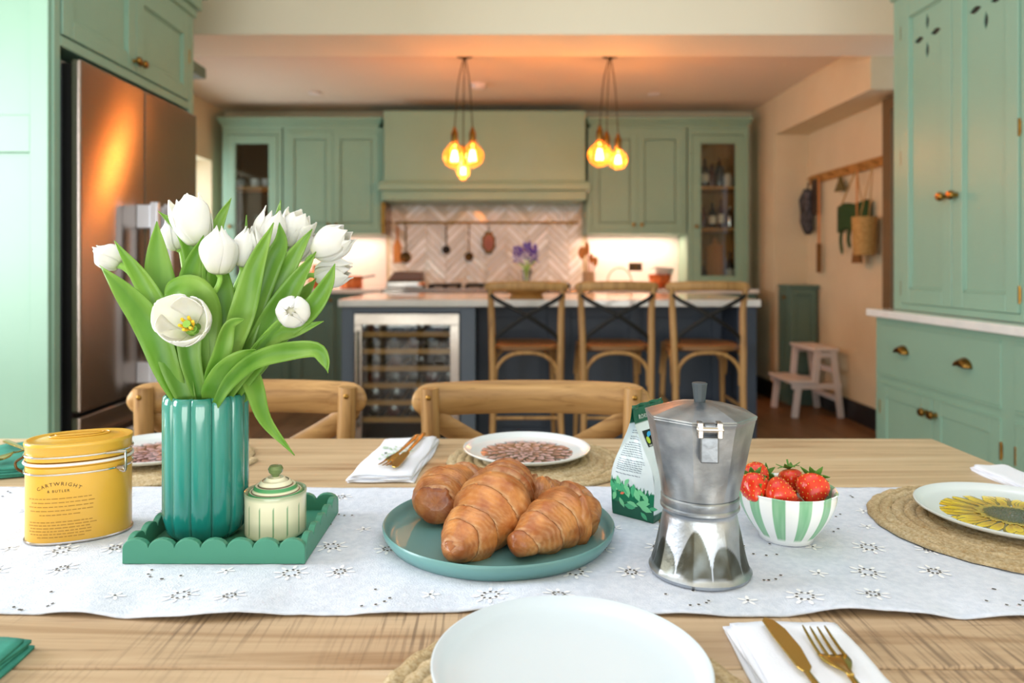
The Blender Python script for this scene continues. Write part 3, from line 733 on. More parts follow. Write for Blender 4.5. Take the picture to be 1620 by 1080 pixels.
# contents of the glazed cabinets
def bottle(px, d, z, h, r, m, label, lab=True, name='bottle', cat='bottle'):
    t = thing(name, (PX(px, d), d, z), label, cat, 'bottles in the glazed cabinet')
    b = MB(); b.lathe([(r * .9, 0), (r, .01), (r, h * .55), (r * .8, h * .66), (r * .34, h * .76), (r * .32, h * .93), (r * .4, h * .93), (r * .4, h * .965), (0, h * .965)], t.location, 20); b.build('body', M[m], t)
    b = MB(); b.lathe([(r * .36, h * .95), (r * .36, h), (0, h)], t.location, 12); b.build('stopper', M['brass'], t)
    if lab:
        b = MB(); b.lathe([(r * 1.01, h * .18), (r * 1.02, h * .19), (r * 1.02, h * .45), (r * 1.01, h * .46)], t.location, 20); b.build('label', M['paper'], t)
s1, s2_, s3 = 1.801, 1.441, .9455
bottle(1115, 6.42, s1, .26, .036, 'wine', 'dark bottle at the left of the top cabinet shelf')
bottle(1126, 6.48, s1, .22, .034, 'winered', 'brown bottle second from left on top cabinet shelf', False)
bottle(1138, 6.42, s1, .27, .034, 'wine', 'tall dark bottle in the middle of the top cabinet shelf', False)
lathe_thing('glass_jar', 1151, 6.44, s1, [(.035, 0), (.04, .01), (.04, .09), (.03, .11), (.032, .125), (0, .125)], 'paper', 'small pale jar at the right of the top cabinet shelf', 'jar')
bottle(1113, 6.42, s2_, .20, .028, 'winered', 'squat brown bottle at the left of the middle cabinet shelf', False)
bottle(1127, 6.44, s2_, .24, .033, 'wine', 'dark bottle in the middle of the middle cabinet shelf')
bottle(1141, 6.42, s2_, .27, .026, 'winered', 'slim reddish bottle on the middle cabinet shelf')
bottle(1154, 6.46, s2_, .20, .03, 'steel', 'silvery bottle at the right of the middle cabinet shelf', False)
bottle(1155, 6.42, s3, .30, .036, 'wine', 'tall dark bottle standing right on the cabinet floor')
bottle(1112, 6.42, s3, .17, .04, 'wine', 'stout dark decanter standing left on the cabinet floor', False)
bd = MB(); x = PX(1133, 6.5); bd.prism([(x - .075, s3), (x + .075, s3), (x + .075, s3 + .34), (x + .02, s3 + .37), (x + .02, s3 + .42), (x - .02, s3 + .42), (x - .02, s3 + .37), (x - .075, s3 + .34)], lambda u, v, h: (u, h + (v - s3) * .06, v), 6.52, 6.54)
tag(bd.build('chopping_board', M['orangewood'], sm=False, bev=.004), 'pale wooden board leaning inside the bottle cabinet', 'board')
for i, (px, lb) in enumerate(((380, 'white cup at the left of the dark cabinet shelf'), (403, 'white cup in the middle of the dark cabinet shelf'), (421, 'white cup at the right of the dark cabinet shelf'))):
    c_ = thing('cup', (PX(px, 6.42), 6.42, 1.801), lb, 'cup', 'cups in the left glazed cabinet')
    b = MB(); b.lathe([(.02, 0), (.032, .02), (.036, .075), (.033, .073), (.028, .02), (0, .01)], c_.location, 24); b.build('body', M['china'], c_)
    b = MB(); p = c_.location; b.tube([(p.x + .033, p.y, p.z + .06), (p.x + .052, p.y, p.z + .045), (p.x + .03, p.y, p.z + .025)], .0035, 8); b.build('handle', M['china'], c_)
for i, (px, h, lb) in enumerate(((378, .20, 'clear glass vase at the left on the lower dark shelf'), (408, .26, 'clear tall glass jug on the lower dark shelf'))):
    b = MB(); b.lathe([(.035, 0), (.04, .01), (.045, h), (.042, h), (.037, .015), (0, .012)], (PX(px, 6.42), 6.42, 1.301), 24)
    tag(b.build('glass_vase', M['pane']), lb, 'vase')

# ------------------------------------------------------------------ island
isl = thing('kitchen_island', (.28, 4.65, 0), 'dark slate blue kitchen island with open wine cooler bay', 'island')
IX0, IX1, IY0, IY1 = PX(540, 4.2), PX(1197, 4.2), 4.20, 5.10
b = MB()
cx0, cx1 = PX(560, 4.2), PX(728, 4.2); sx = PX(752, 4.2)
b.box(IX0, cx0, IY0, IY1, 0, .88); b.box(cx1, sx, IY0, IY1, 0, .88)
b.box(cx0, cx1, IY0 + .62, IY1, 0, .88); b.box(cx0, cx1, IY0, IY0 + .62, .845, .88); b.box(cx0, cx1, IY0 + .03, IY0 + .62, 0, .06)
b.build('end_block', M['steel_blue'], isl, sm=False, bev=.003)
b = MB(); b.box(sx, IX1 - .11, IY0 + .28, IY1, 0, .88); b.build('body', M['navy'], isl, sm=False, bev=.003)
b = MB(); b.box(IX1 - .11, IX1, IY0, IY1, 0, .88); b.build('end_panel', M['navy'], isl, sm=False, bev=.003)
for i in range(3):
    w = (IX1 - .11 - sx) / 3; a = sx + i * w
    shaker(Ffront(IY0 + .28), a + .01, a + w - .01, .06, .86, .012, isl, 'navy', name='panel')
b = MB(); b.box(PX(535, 4.18), PX(1203, 4.18), 4.17, 5.14, .88, .92)
tag(b.build('island_worktop', M['quartz'], sm=False, bev=.004, seg=3), 'white stone slab worktop on the dark island', 'worktop')
wc = thing('wine_cooler', ((cx0 + cx1) / 2, 4.5, 0), 'built-in glass door wine cooler with steel frame in island', 'wine cooler')
a0, a1 = cx0 + .004, cx1 - .004
b = MB(); b.box(a0, a1, IY0 + .58, IY0 + .60, .065, .84); b.box(a0, a0 + .015, IY0 + .02, IY0 + .58, .065, .84); b.box(a1 - .015, a1, IY0 + .02, IY0 + .58, .065, .84)
b.box(a0, a1, IY0 + .02, IY0 + .58, .065, .08); b.box(a0, a1, IY0 + .02, IY0 + .58, .825, .84); b.build('cabinet', M['cooler_in'], wc, sm=False)
b = MB(); y0, y1 = IY0 - .02, IY0 + .012
b.box(a0, a1, y0, y1, .775, .84); b.box(a0, a0 + .045, y0, y1, .07, .775); b.box(a1 - .055, a1, y0, y1, .07, .775); b.box(a0 + .045, a1 - .055, y0, y1, .07, .12)
dd = b.build('door', M['steel'], wc, sm=False, bev=.003)
b = MB(); b.box(a0 + .045, a1 - .055, IY0 - .008, IY0 - .004, .12, .775); b.build('pane', M['pane'], dd, sm=False)
b = MB(); b.tube([(a0 + .02, IY0 - .055, .18), (a0 + .02, IY0 - .055, .74)], .009, 10); b.rod((a0 + .02, IY0 - .02, .22), (a0 + .02, IY0 - .055, .22), .006); b.rod((a0 + .02, IY0 - .02, .70), (a0 + .02, IY0 - .055, .70), .006)
b.build('handle', M['steel'], dd)
for i, z in enumerate((.70, .60, .50, .40, .30, .20)):
    b = MB(); b.box(a0 + .02, a1 - .02, IY0 + .05, IY0 + .07, z, z + .03)
    for q in range(6): b.box(a0 + .04 + q * .1, a0 + .055 + q * .1, IY0 + .07, IY0 + .55, z + .004, z + .012)
    b.build('shelf', M['shelfwood'], wc, sm=False)
    for q in range(4 + i % 2):
        X_ = a0 + .09 + q * (.13 - .015 * (i % 2)) ; bt = MB()
        bt.lathe([(.0, 0), (.036, .004), (.038, .02), (.038, .19), (.014, .26), (.014, .32), (0, .32)], (X_, IY0 + .12, z + .052), 16, axis=Matrix.Rotation(-PI / 2, 3, 'X'))
        t_ = bt.build('wine_bottle', M[('wine', 'winered')[(i + q) % 3 == 0]])
        tag(t_, 'wine bottle lying %s on the %s shelf of the wine cooler' % (('leftmost', 'second from left', 'third from left', 'fourth from left', 'rightmost')[q], ('top', 'second', 'third', 'fourth', 'fifth', 'lowest')[i]), 'bottle', 'bottles lying in the wine cooler')
# vase of purple flowers and wooden bowl on the island
vx = PX(833, 4.7)
fv = thing('glass_vase', (vx, 4.7, .9205), 'small clear glass vase of purple flowers on island', 'vase')
b = MB(); b.lathe([(.022, 0), (.028, .006), (.024, .10), (.034, .17), (.031, .17), (.021, .10), (.022, .012), (0, .010)], fv.location, 28); b.build('body', M['pane'], fv)
b = MB(); b.lathe([(0, .012), (.021, .013), (.019, .09), (0, .09)], fv.location, 20); b.build('water', mat('vase_water', '#d8f0d8', .05, trans=.9, ior=1.33), fv)
for i in range(9):
    a = i * 2.4; r = .03 + .05 * ((i * 37) % 10) / 10
    hx, hy, hz = vx + r * math.cos(a) * 1.1, 4.7 + r * math.sin(a), .9205 + .23 + .045 * ((i * 53) % 10) / 10
    fs_ = thing('purple_flower', (vx, 4.7, .94), 'purple flower stem in the glass vase on the island', 'flower', 'purple flowers in the island vase')
    b = MB(); b.tube(catmull([(vx + .008 * math.cos(a + 3), 4.7 + .008 * math.sin(a + 3), .94), (vx + .2 * r * math.cos(a), 4.7 + .2 * r * math.sin(a), 1.09), (hx, hy, hz - .02)], 8), .003, 6); b.build('stem', M['stem'], fs_)
    b = MB()
    for j in range(15):
        th = j * 2.4; el = -.7 + j * .14; c0 = Vector((hx, hy, hz - .02 + j * .006)); dv = Vector((math.cos(th) * math.cos(el), math.sin(th) * math.cos(el), math.sin(el) + .3)).normalized()
        b.tube([c0, c0 + dv * .014, c0 + dv * .028], [.004, .009, .002], 6, flat=.4)
    b.build('petals', M['purple'], fs_)
bw = thing('wooden_bowl', (PX(833, 4.36), 4.36, .9205), 'wide footed wooden bowl behind the first bar stool', 'bowl')
b = MB(); b.lathe([(.105, 0), (.10, .012), (.09, .022), (.14, .05), (.22, .088), (.225, .09), (.21, .086), (.13, .058), (0, .045)], bw.location, 48, axis=Matrix.Diagonal((1, .8, 1))); b.build('body', M['shelfwood'], bw)

# ------------------------------------------------------------------ pendant lamps
def pendant(px, d, label, bulbs):
    x = PX(px, d)
    for i, (bp, by, kind, dy) in enumerate(bulbs): pass
    t = thing('pendant_lamp', (x, d, 2.51), label, 'pendant lamp', 'cluster pendants over the island')
    b = MB(); b.lathe([(.05, -.032), (.052, -.03), (.052, 0)], (x, d, 2.51), 32); b.lathe([(0, -.05), (.012, -.048), (.012, -.03)], (x, d, 2.51), 16); b.build('ceiling_rose', M['darkbrass'], t)
    for (bp, by, kind, dy) in bulbs:
        X_, Z_, Y_ = PX(bp, d), PZ(by, d), d + dy
        r = {'g': .076, 'm': .062, 't': .05}[kind]
        top = Z_ + r * (1.25 if kind != 't' else 1.5)
        b = MB(); b.tube(catmull([(x + (X_ - x) * .1, d, 2.47), (x + (X_ - x) * .65, d + dy * .6, (2.47 + top) / 2 + .1), (X_, Y_, top + .09)], 12), .0035, 8); b.build('flex', M['darkbrass'], t)
        b = MB(); b.lathe([(.020, top - .01), (.023, top), (.023, top + .055), (.014, top + .075), (.008, top + .095), (0, top + .095)], (X_, Y_, 0), 20); h = b.build('lamp_holder', M['brass'], t)
        if kind == 't': pr = [(0, -1.15), (.35, -.95), (.75, -.45), (.88, 0), (.8, .5), (.5, 1.05), (.42, 1.5)]
        else: pr = [(math.sin(PI * q / 16), -math.cos(PI * q / 16)) for q in range(0, 14)] + [(.34, 1.12), (.28, 1.25)]
        b = MB(); b.lathe([(a * r, c * r) for a, c in pr], (X_, Y_, Z_), 32); b.build('bulb', M['amber'], t)
        b = MB()
        for q in range(6):
            a = q * PI / 3; rr = r * .2
            b.tube([(X_ + rr * .6 * math.cos(a), Y_ + rr * .6 * math.sin(a), Z_ + r * .5), (X_ + rr * 1.4 * math.cos(a), Y_ + rr * 1.4 * math.sin(a), Z_ - r * .4)], r * .045, 6)
        b.build('filament', M['filament'], t)
        l = bpy.data.lights.new('bulb_light', 'POINT'); l.energy = 10; l.color = (1.0, .53, .24); l.shadow_soft_size = .02
        lo = bpy.data.objects.new('bulb_light', l); COL.objects.link(lo); lo.location = (X_, Y_, Z_)
pendant(735, 4.75, 'three bulb pendant cluster hanging from the left ceiling rose', ((720, 250, 'g', -.06), (747, 245, 'g', .05), (733, 272, 't', -.02)))
pendant(965, 4.75, 'pendant cluster hanging from the right ceiling rose', ((947, 247, 'g', -.05), (979, 252, 'm', .03), (964, 243, 't', .12)))

# ------------------------------------------------------------------ dresser on the right
XD = 1.673; XU = 1.738
dr_ = thing('dresser', (XD + .3, 2.3, 0), 'sage green dresser base with a deep drawer and brass cup pulls', 'cabinet')
F = Fright(XD)
Y1 = 3.235
b = MB(); b.box(XD, 2.355, .9, Y1, .10, .893)
b.build('carcass', M['green'], dr_, sm=False, bev=.003)
b = MB(); b.box(XD + .03, 2.355, .9, Y1 - .02, 0, .10); b.build('plinth', M['green'], dr_, sm=False)
def cup_pull(F, u, v, w, parent):
    k = MB(); n, m_ = 12, 6; vs = []
    for i in range(m_ + 1):
        ph = PI / 2 * i / m_
        for j in range(n + 1):
            a = PI * j / n
            vs.append(F(u + .042 * math.cos(a) * math.cos(ph * .55), w + .026 * math.sin(ph), v + .034 * math.sin(a) * (1 - .35 * math.sin(ph)) - .012))
    W_ = n + 1
    k.add(vs, [(i * W_ + j, i * W_ + j + 1, (i + 1) * W_ + j + 1, (i + 1) * W_ + j) for i in range(m_) for j in range(n)])
    # closing lip to the front
    q = len(k.v) - W_
    c = len(k.v); k.add([F(u, w + .026, v - .006)], [])
    for j in range(n): k.f.append((q + j, q + j + 1, c)); k.m.append(0)
    return k.build('cup_pull', M['brass'], parent, solid=.002, recalc=False)
def bank(ya, yb, first):
    """one drawer above a pair of doors between depth ya (near) and yb (far)"""
    d = shaker(F, ya, yb, .648, .862, .004, dr_, name='drawer', flat=True)
    for q in (.24, .76): cup_pull(F, yb + (ya - yb) * q, .765, .004, d)
    md = (ya + yb) / 2
    for i, (p, q) in enumerate(((md + .002, yb), (ya, md - .002))):
        e = shaker(F, p, q, .13, .602, .004, dr_, st=.055)
        knob(F, md + .03 if i == 0 else md - .03, .545, .004, e, .017)
        hinge(F, q if i == 0 else p, .50, 0, e); hinge(F, q if i == 0 else p, .22, 0, e)
bank(2.425, 3.195, True); bank(1.60, 2.355, False)
for (p, q, z0, z1) in ((2.425, 3.195, .862, .870), (2.425, 3.195, .640, .648), (2.425, 3.195, .602, .610), (1.60, 2.355, .862, .870), (1.60, 2.355, .640, .648), (1.60, 2.355, .602, .610)):
    b = MB(); lerpbox(b, F, p, q, z0, z1, 0, .007); b.build('bead', M['green'], dr_, sm=False)
b = MB(); b.box(XD - .03, 2.355, .9, Y1 + .03, .893, .925)
tag(b.build('dresser_worktop', M['quartz'], sm=False, bev=.004, seg=3), 'white stone shelf top on the green dresser base', 'worktop')
du = thing('dresser_cupboard', (XU + .3, 2.3, .925), 'tall sage cupboard with leaf cutouts in its doors above the dresser', 'cabinet')
F = Fright(XU)
b = MB(); b.box(XU + .012, 2.355, .9, 3.21, .927, 2.30)
cc = b.build('carcass', M['green'], du, sm=False, bev=.003)
b = MB()
for (p, q, z0, z1) in ((3.145, 3.21, .927, 2.30), (2.36, 2.428, .927, 2.30), (1.56, 1.645, .927, 2.30), (1.645, 2.36, 2.235, 2.30), (2.428, 3.145, 2.235, 2.30), (2.428, 3.145, .927, .955), (1.645, 2.36, .927, .955)):
    lerpbox(b, F, p, q, z0, z1, -.012, 0)
b.build('face_frame', M['green'], du, sm=False, bev=.002)
b = MB()
for h0, h1, o_ in ((2.28, 2.32, .012), (2.32, 2.38, .03), (2.38, 2.43, .055), (2.43, 2.50, .075)):
    b.box(XU - o_, 2.355, .9, 3.21 + o_, h0, h1)
b.build('cornice', M['green'], du, sm=False, bev=.006, seg=3)
def leaf_outline(cu, cv, ang, L_=.034, w_=.0125, n=8):
    pts = []
    for i in range(n): t = i / n; pts.append((L_ * (2 * t - 1), w_ * math.sin(PI * t)))
    for i in range(n): t = i / n; pts.append((L_ * (1 - 2 * t), -w_ * math.sin(PI * t)))
    return [(cu + a * math.cos(ang) - b_ * math.sin(ang), cv + a * math.sin(ang) + b_ * math.cos(ang)) for a, b_ in pts]
def panel_with_holes(F, u0, u1, v0, v1, w0, w1, holes, name, m, parent):
    """flat panel pierced by outlines"""
    cu = bpy.data.curves.new('panel', 'CURVE'); cu.dimensions = '2D'; cu.fill_mode = 'BOTH'; cu.extrude = (w1 - w0) / 2
    for pts in [[(u0, v0), (u1, v0), (u1, v1), (u0, v1)]] + holes:
        sp = cu.splines.new('POLY'); sp.points.add(len(pts) - 1); sp.use_cyclic_u = True
        for p, (a, c) in zip(sp.points, pts): p.co = (a, c, 0, 1)
    o = bpy.data.objects.new('panel', cu); COL.objects.link(o); me = bpy.data.meshes.new_from_object(o)
    b = MB(); b.add([F(v.co.x, (w0 + w1) / 2 + v.co.z, v.co.y) for v in me.vertices], [tuple(p.vertices) for p in me.polygons])
    bpy.data.objects.remove(o); bpy.data.curves.remove(cu)
    return b.build(name, m, parent, sm=False)
for i, (p, q, side) in enumerate(((2.79, 3.143, 0), (2.43, 2.786, 1), (2.005, 2.358, 0), (1.647, 2.001, 1))):
    e = shaker(F, p, q, .957, 2.233, .006, du, st=.062, holes=True)
    mu = (p + q) / 2; v = 2.055 if True else 0
    hs_ = [leaf_outline(mu + .058 * math.cos(a), v + .058 * math.sin(a), a) for a in (0, PI / 2, PI, -PI / 2)]
    panel_with_holes(F, p + .06, q - .06, 1.017, 2.173, -.012, -.005, hs_, 'panel', M['green'], e)
    knob(F, (p + .032) if side == 0 else (q - .032), 1.385, .006, e, .018)
    for z in (2.12, 1.58, 1.02): hinge(F, q if side == 0 else p, z, 0, e)
# black sheets stand in for the shade inside, seen through the cutouts
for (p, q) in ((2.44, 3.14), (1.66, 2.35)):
    b = MB(); b.box(XU + .0105, XU + .0125, p, q, 1.95, 2.17); b.build('interior_shade', M['black'], du, sm=False)

# ------------------------------------------------------------------ right end: small cupboard, step stool, peg rail
sb = thing('small_cupboard', (2.41, 5.86, 0), 'small freestanding green cupboard in the alcove corner', 'cabinet')
b = MB(); b.box(2.31, 2.53, 5.80, 6.005, 0, .935); b.build('carcass', M['green_dark'], sb, sm=False, bev=.003)
b = MB(); b.box(2.295, 2.545, 5.785, 6.008, .935, .96); b.build('top', M['green_dark'], sb, sm=False, bev=.004)
e = shaker(Fright(2.31), 5.81, 5.995, .06, .925, .012, sb, 'green_dark', st=.045); knob(Fright(2.31), 5.84, .86, .012, e, .015)
e = shaker(Ffront(5.80), 2.32, 2.52, .06, .925, .010, sb, 'green_dark', st=.04, name='panel')
ss = thing('step_stool', (2.36, 5.57, 0), 'white wooden two-tread step stool by the alcove wall', 'step stool')
b = MB()
def sq(b, p, q, w, h): # square bar
    p, q = Vector(p), Vector(q); t = (q - p).normalized(); a = Vector((0, 1, 0)); c = t.cross(a).normalized()
    vs = [r + a * (sx_ * w) + c * (sy_ * h) for r in (p, q) for sx_, sy_ in ((-1, -1), (1, -1), (1, 1), (-1, 1))]
    b.add(vs, [(0, 1, 2, 3), (4, 5, 6, 7), (0, 1, 5, 4), (1, 2, 6, 5), (2, 3, 7, 6), (3, 0, 4, 7)])
for y in (5.33, 5.73):
    for (p, q) in (((2.50, y, 0), (2.44, y, .49)), ((2.16, y, 0), (2.19, y, .25)), ((2.31, y, .25), (2.33, y, .49))):
        b = MB(); sq(b, p, q, .013, .022); b.build('leg', M['stoolwhite'], ss, sm=False, bev=.003)
    b = MB(); b.box(2.14, 2.50, y - .011, y + .011, .21, .25); b.build('side_rail', M['stoolwhite'], ss, sm=False, bev=.003)
    b = MB(); b.box(2.31, 2.47, y - .011, y + .011, .44, .48); b.build('side_rail', M['stoolwhite'], ss, sm=False, bev=.003)
b = MB(); b.box(2.12, 2.32, 5.31, 5.75, .25, .272); b.build('tread', M['stoolwhite'], ss, sm=False, bev=.005)
b = MB(); b.box(2.29, 2.48, 5.31, 5.75, .488, .51); b.build('tread', M['stoolwhite'], ss, sm=False, bev=.005)
b = MB(); b.box(2.46, 2.475, 5.34, 5.72, .12, .16); b.box(2.46, 2.475, 5.34, 5.72, .32, .36); b.build('cross_rail', M['stoolwhite'], ss, sm=False)

XW = XR
def dW(px): return 1150 * (XW - .04) / (px - 791)
pr_ = thing('peg_rail', (XW - .02, 5.4, 1.81), 'oak peg rail fixed high on the right wall', 'peg rail')
y0, y1 = dW(1393), dW(1277)
b = MB(); b.box(XW - .022, XW - .001, y0, y1, 1.775, 1.845); b.build('board', M['shelfwood'], pr_, sm=False, bev=.003)
pegs = [y0 + (y1 - y0) * q for q in (.06, .22, .42, .62, .80, .93)]
for y in pegs:
    b = MB(); b.tube([(XW - .02, y, 1.80), (XW - .06, y, 1.812), (XW - .07, y, 1.815)], [.008, .007, .011], 10); b.build('peg', M['shelfwood'], pr_)
XH = XW - .035
def zw(px, y): return PZ(y, dW(px))
def hang_thing(name, y, label, cat): return thing(name, (XH, y, 1.80), label, cat, 'things hanging from the peg rail')
t = hang_thing('oven_glove', pegs[5], 'black patterned oven glove hanging at the far end of the peg rail', 'oven glove')
b = MB(); yy = pegs[5] + .02
b.prism([(yy + .03, 1.74), (yy + .13, 1.66), (yy + .10, 1.55), (yy + .11, 1.47), (yy + .05, 1.40), (yy - .0, 1.36), (yy - .06, 1.40), (yy - .03, 1.55), (yy - .05, 1.72)], lambda u, v, h: (h, u, v), XH - .05, XH - .0)
b.build('body', M['blackcloth'], t, sm=False, bev=.012, seg=3)
b = MB(); b.tube([(XH - .02, yy, 1.72), (XH - .02, yy - .01, 1.79), (XH - .02, yy + .01, 1.79), (XH - .02, yy + .02, 1.73)], .004, 8); b.build('loop', M['leather'], t)
t = hang_thing('leather_strap', pegs[4] + .09, 'short wide brown leather strap hanging beside the black glove', 'strap')
yy = pegs[4] + .09; b = MB(); b.box(XH - .014, XH - .004, yy - .05, yy + .04, 1.52, 1.80); b.build('strap', M['leather'], t, sm=False, bev=.003)
t = hang_thing('long_brush', pegs[4] + .0, 'long thin wooden stick hanging lowest on the peg rail', 'stick')
yy = pegs[4]; b = MB(); b.rod((XH - .01, yy, 1.80), (XH - .01, yy, 1.28), .009); b.build('handle', M['orangewood'], t)
b = MB(); b.box(XH - .025, XH + .005, yy - .018, yy + .018, 1.06, 1.29); b.build('head', M['bristle'], t, sm=False, bev=.006)
t = hang_thing('hook_charm', pegs[3] - .06, 'small triangular dark ornament under the middle of peg rail', 'ornament')
yy = dW(1331); b = MB(); b.prism([(yy - .07, 1.66), (yy + .09, 1.665), (yy + .0, 1.775)], lambda u, v, h: (h, u, v), XH - .02, XH); b.build('body', mat('olive_metal', '#6d6238', .5, .3), t, sm=False, bev=.004)
t = hang_thing('string_bag', pegs[1] + .09, 'dark green fringed bag hanging from tan straps', 'bag')
yp = dW(1358); za = 1.80
ya_, yb_ = dW(1377), dW(1331)
zt = zw(1352, 322)
b = MB(); b.grid(8, 6, lambda u, v: (XH - .02 - .012 * math.sin(PI * u), ya_ + (yb_ - ya_) * u, zt - .19 * v + .01 * math.cos(u * 9)))
b.build('body', M['darkgreen'], t, solid=.03)
for q in (.12, .42, .62, .9):
    b = MB(); y = ya_ + (yb_ - ya_) * q; b.tube(catmull([(XH - .02, y, zt - .17), (XH - .025, y + .01, zt - .25), (XH - .02, y - .004, zt - .20 - .16 * (q + .1))], 8), [.012] * 7 + [.004], 8); b.build('fringe', M['darkgreen'], t)
for y in (ya_ + .05, yb_ - .06):
    b = MB(); b.tube([(XH - .015, yp, za), (XH - .03, (y + yp) / 2, (za + zt) / 2 - .01), (XH - .035, y, zt - .01)], .007, 8, flat=.5); b.build('strap', M['wicker'], t)
t = hang_thing('hand_broom', dW(1362), 'small brown broom hanging below the green bag', 'broom')
yy = 5.01; z2 = PZ(416, yy)
b = MB(); b.tube([(XH - .055, yy, 1.78), (XH - .055, yy, z2 + .19)], .006, 8); b.build('handle', M['orangewood'], t)
b = MB(); b.tube([(XH - .055, yy, z2 + .25), (XH - .055, yy, z2 + .17), (XH - .055, yy, z2)], [.018, .034, .062], 14, flat=.4, up=(1, 0, 0)); b.build('bristles', M['bristle'], t)
t = hang_thing('woven_basket', dW(1377), 'pale woven cylinder basket hanging at the near end of peg rail', 'basket')
yy = 4.87; zt2, zb2 = PZ(343, yy), PZ(404, yy)
b = MB(); b.lathe([(.0, 0), (.062, .003), (.07, .03), (.078, zt2 - zb2 - .01), (.08, zt2 - zb2), (.07, zt2 - zb2 - .006), (.06, .02), (0, .02)], (XH - .075, yy, zb2), 28, rf=lambda a, r, z: r * (1 + .02 * math.sin(a * 14) * math.sin(z * 220)))
b.build('body', M['wicker'], t)
b = MB(); b.tube([(XH - .075, yy - .06, zt2), (XH - .02, yy - .01, 1.79), (XH - .015, yy + .01, 1.79), (XH - .075, yy + .06, zt2)], .0035, 8); b.build('cord', M['wicker'], t)

# ------------------------------------------------------------------ cross-back chairs and stools
def crossback(kind):
    """origin on the floor below the back; the seat goes to +y from the back"""
    bar = kind == 'bar'
    H = 1.035 if bar else .862
    SZ = .69 if bar else .46
    hw = .225 if bar else .262       # half width of the top rail
    pw_t, pw_b = (.195, .178) if bar else (.222, .188)
    t = thing('bar_stool' if bar else 'dining_chair', (0, 0, 0), 'x', 'x')
    m = M['stoolwood'] if bar else M['oakz']; mr = M['oak'] if not bar else M['stoolwood']
    # top rail: curved board with rounded ends
    rh = .05 if bar else .073; n = 26; P = []
    b = MB(); bow = .05 if bar else .035
    def rail_pt(u, v, w):   # u -1..1 along, v 0..1 height, w thickness offset
        x = hw * math.sin(u * PI / 2) if abs(u) > .0 else 0; er = rh * .62
        q = max(0, (abs(x) - (hw - er)) / er); hh = math.sqrt(max(.0004, 1 - q ** 2.2))
        y = -.03 + bow * (x / hw) ** 2 + w * (.35 + .65 * hh)
        z = H - rh * .5 + rh * (v - .5) * hh - (.004 if not bar else .008) * (x / hw) ** 2
        return (x, y, z)
    prof = [(0, .003), (.15, .011), (.5, .0135), (.85, .011), (1, .003), (1, -.003), (.85, -.011), (.5, -.0135), (.15, -.011), (0, -.003)]
    vs = []; us = [-1 + 2 * i / n for i in range(n + 1)]
    for u in us:
        for v, w in prof: vs.append(rail_pt(u, v, w))
    k = len(prof)
    fs = [(i * k + j, i * k + (j + 1) % k, (i + 1) * k + (j + 1) % k, (i + 1) * k + j) for i in range(n) for j in range(k)]
    fs += [tuple(range(k - 1, -1, -1)), tuple(range(n * k, n * k + k))]
    b.add(vs, fs); b.build('top_rail', mr, t, world=False, ang=.9)
    for s_ in (-1, 1):
        zt = H - .010 if not bar else H - .03
        yt = .018 if not bar else .0
        b = MB(); b.tube(catmull([(s_ * (pw_b + .012), -.05, 0), (s_ * pw_b, -.015, SZ * .55), (s_ * (pw_b + .005), .0, SZ), (s_ * (pw_t - .008), .02, (SZ + H) / 2), (s_ * pw_t, yt, zt)], 16), [.013 + .006 * math.sin(PI * i / 15) ** .5 for i in range(16)] if bar else [.014 + .006 * min(1, i / 5) for i in range(16)], 12)
        b.build('back_post', m, t, world=False)
        if not bar:
            b = MB(); b.ball((s_ * pw_t, .038, H - .028), .006, 10, (1, .5, 1)); b.build('bolt', M['brass'], t, world=False)
        b = MB(); fy = .40 if not bar else .36
        b.tube([(s_ * (.20 if not bar else .185), fy + .03, 0), (s_ * (.185 if not bar else .165), fy, SZ - .02)], [.012, .018], 12); b.build('leg', m, t, world=False)
        # arched side stretcher
        b = MB(); b.tube(catmull([(s_ * .19, .0, SZ - .20), (s_ * .188, .05, SZ - .06), (s_ * .18, .20, SZ - .03), (s_ * .18, fy - .05, SZ - .06), (s_ * .186, fy, SZ - .20)], 18), .010, 8); b.build('arched_brace', m, t, world=False)
    for yy in (-.005, fy):
        b = MB(); q = .165 if bar else .17
        b.tube(catmull([(-q, yy, SZ - .21), (-q + .01, yy, SZ - .11), (-q * .45, yy, SZ - .045), (q * .45, yy, SZ - .045), (q - .01, yy, SZ - .11), (q, yy, SZ - .21)], 26), .010, 8); b.build('arched_brace', m, t, world=False)
    # crossed braces of the back
    mx = M['iron'] if bar else M['oak']
    for s_ in (-1, 1):
        wd = .011 if bar else .024
        pts = catmull([(s_ * (pw_t + .01), .004, H - .045), (s_ * (pw_t - .03), -.012, H - .095), (0, -.03 + .006 * s_, (SZ + H) / 2 - .01), (-s_ * (pw_b - .03), -.005, SZ + .06), (-s_ * (pw_b - .01), .0, SZ + .015)], 20)
        b = MB(); b.tube(pts, wd, 8, flat=.35 if bar else .3, up=(0, 1, 0)); b.build('cross_brace', mx, t, world=False)
    if bar:
        b = MB(); b.ball((0, -.042, (SZ + H) / 2 - .012), .014, 10, (1, .5, 1)); b.build('brace_rivet', M['iron'], t, world=False)
    # seat
    b = MB(); n = 36
    def sr(a, r, z):
        c, s = abs(math.cos(a)), abs(math.sin(a)); return r / (c ** 3.2 + s ** 3.2) ** (1 / 3.2)
    sw = .205 if not bar else .195
    b.lathe([(sw - .02, SZ - .035), (sw, SZ - .025), (sw, SZ - .008), (sw - .01, SZ), (0, SZ - .006)], (0, .195, 0), n, rf=sr); b.build('seat', M['seatwood'] if bar else M['oak'], t, world=False)
    # stretchers
    zz = (.31, .36) if bar else (.20, .24)
    for yy, z in ((-.02, zz[0]), (fy + .015, zz[0])):
        b = MB(); b.rod((-.18, yy, z), (.18, yy, z), .009); b.build('stretcher', m, t, world=False)
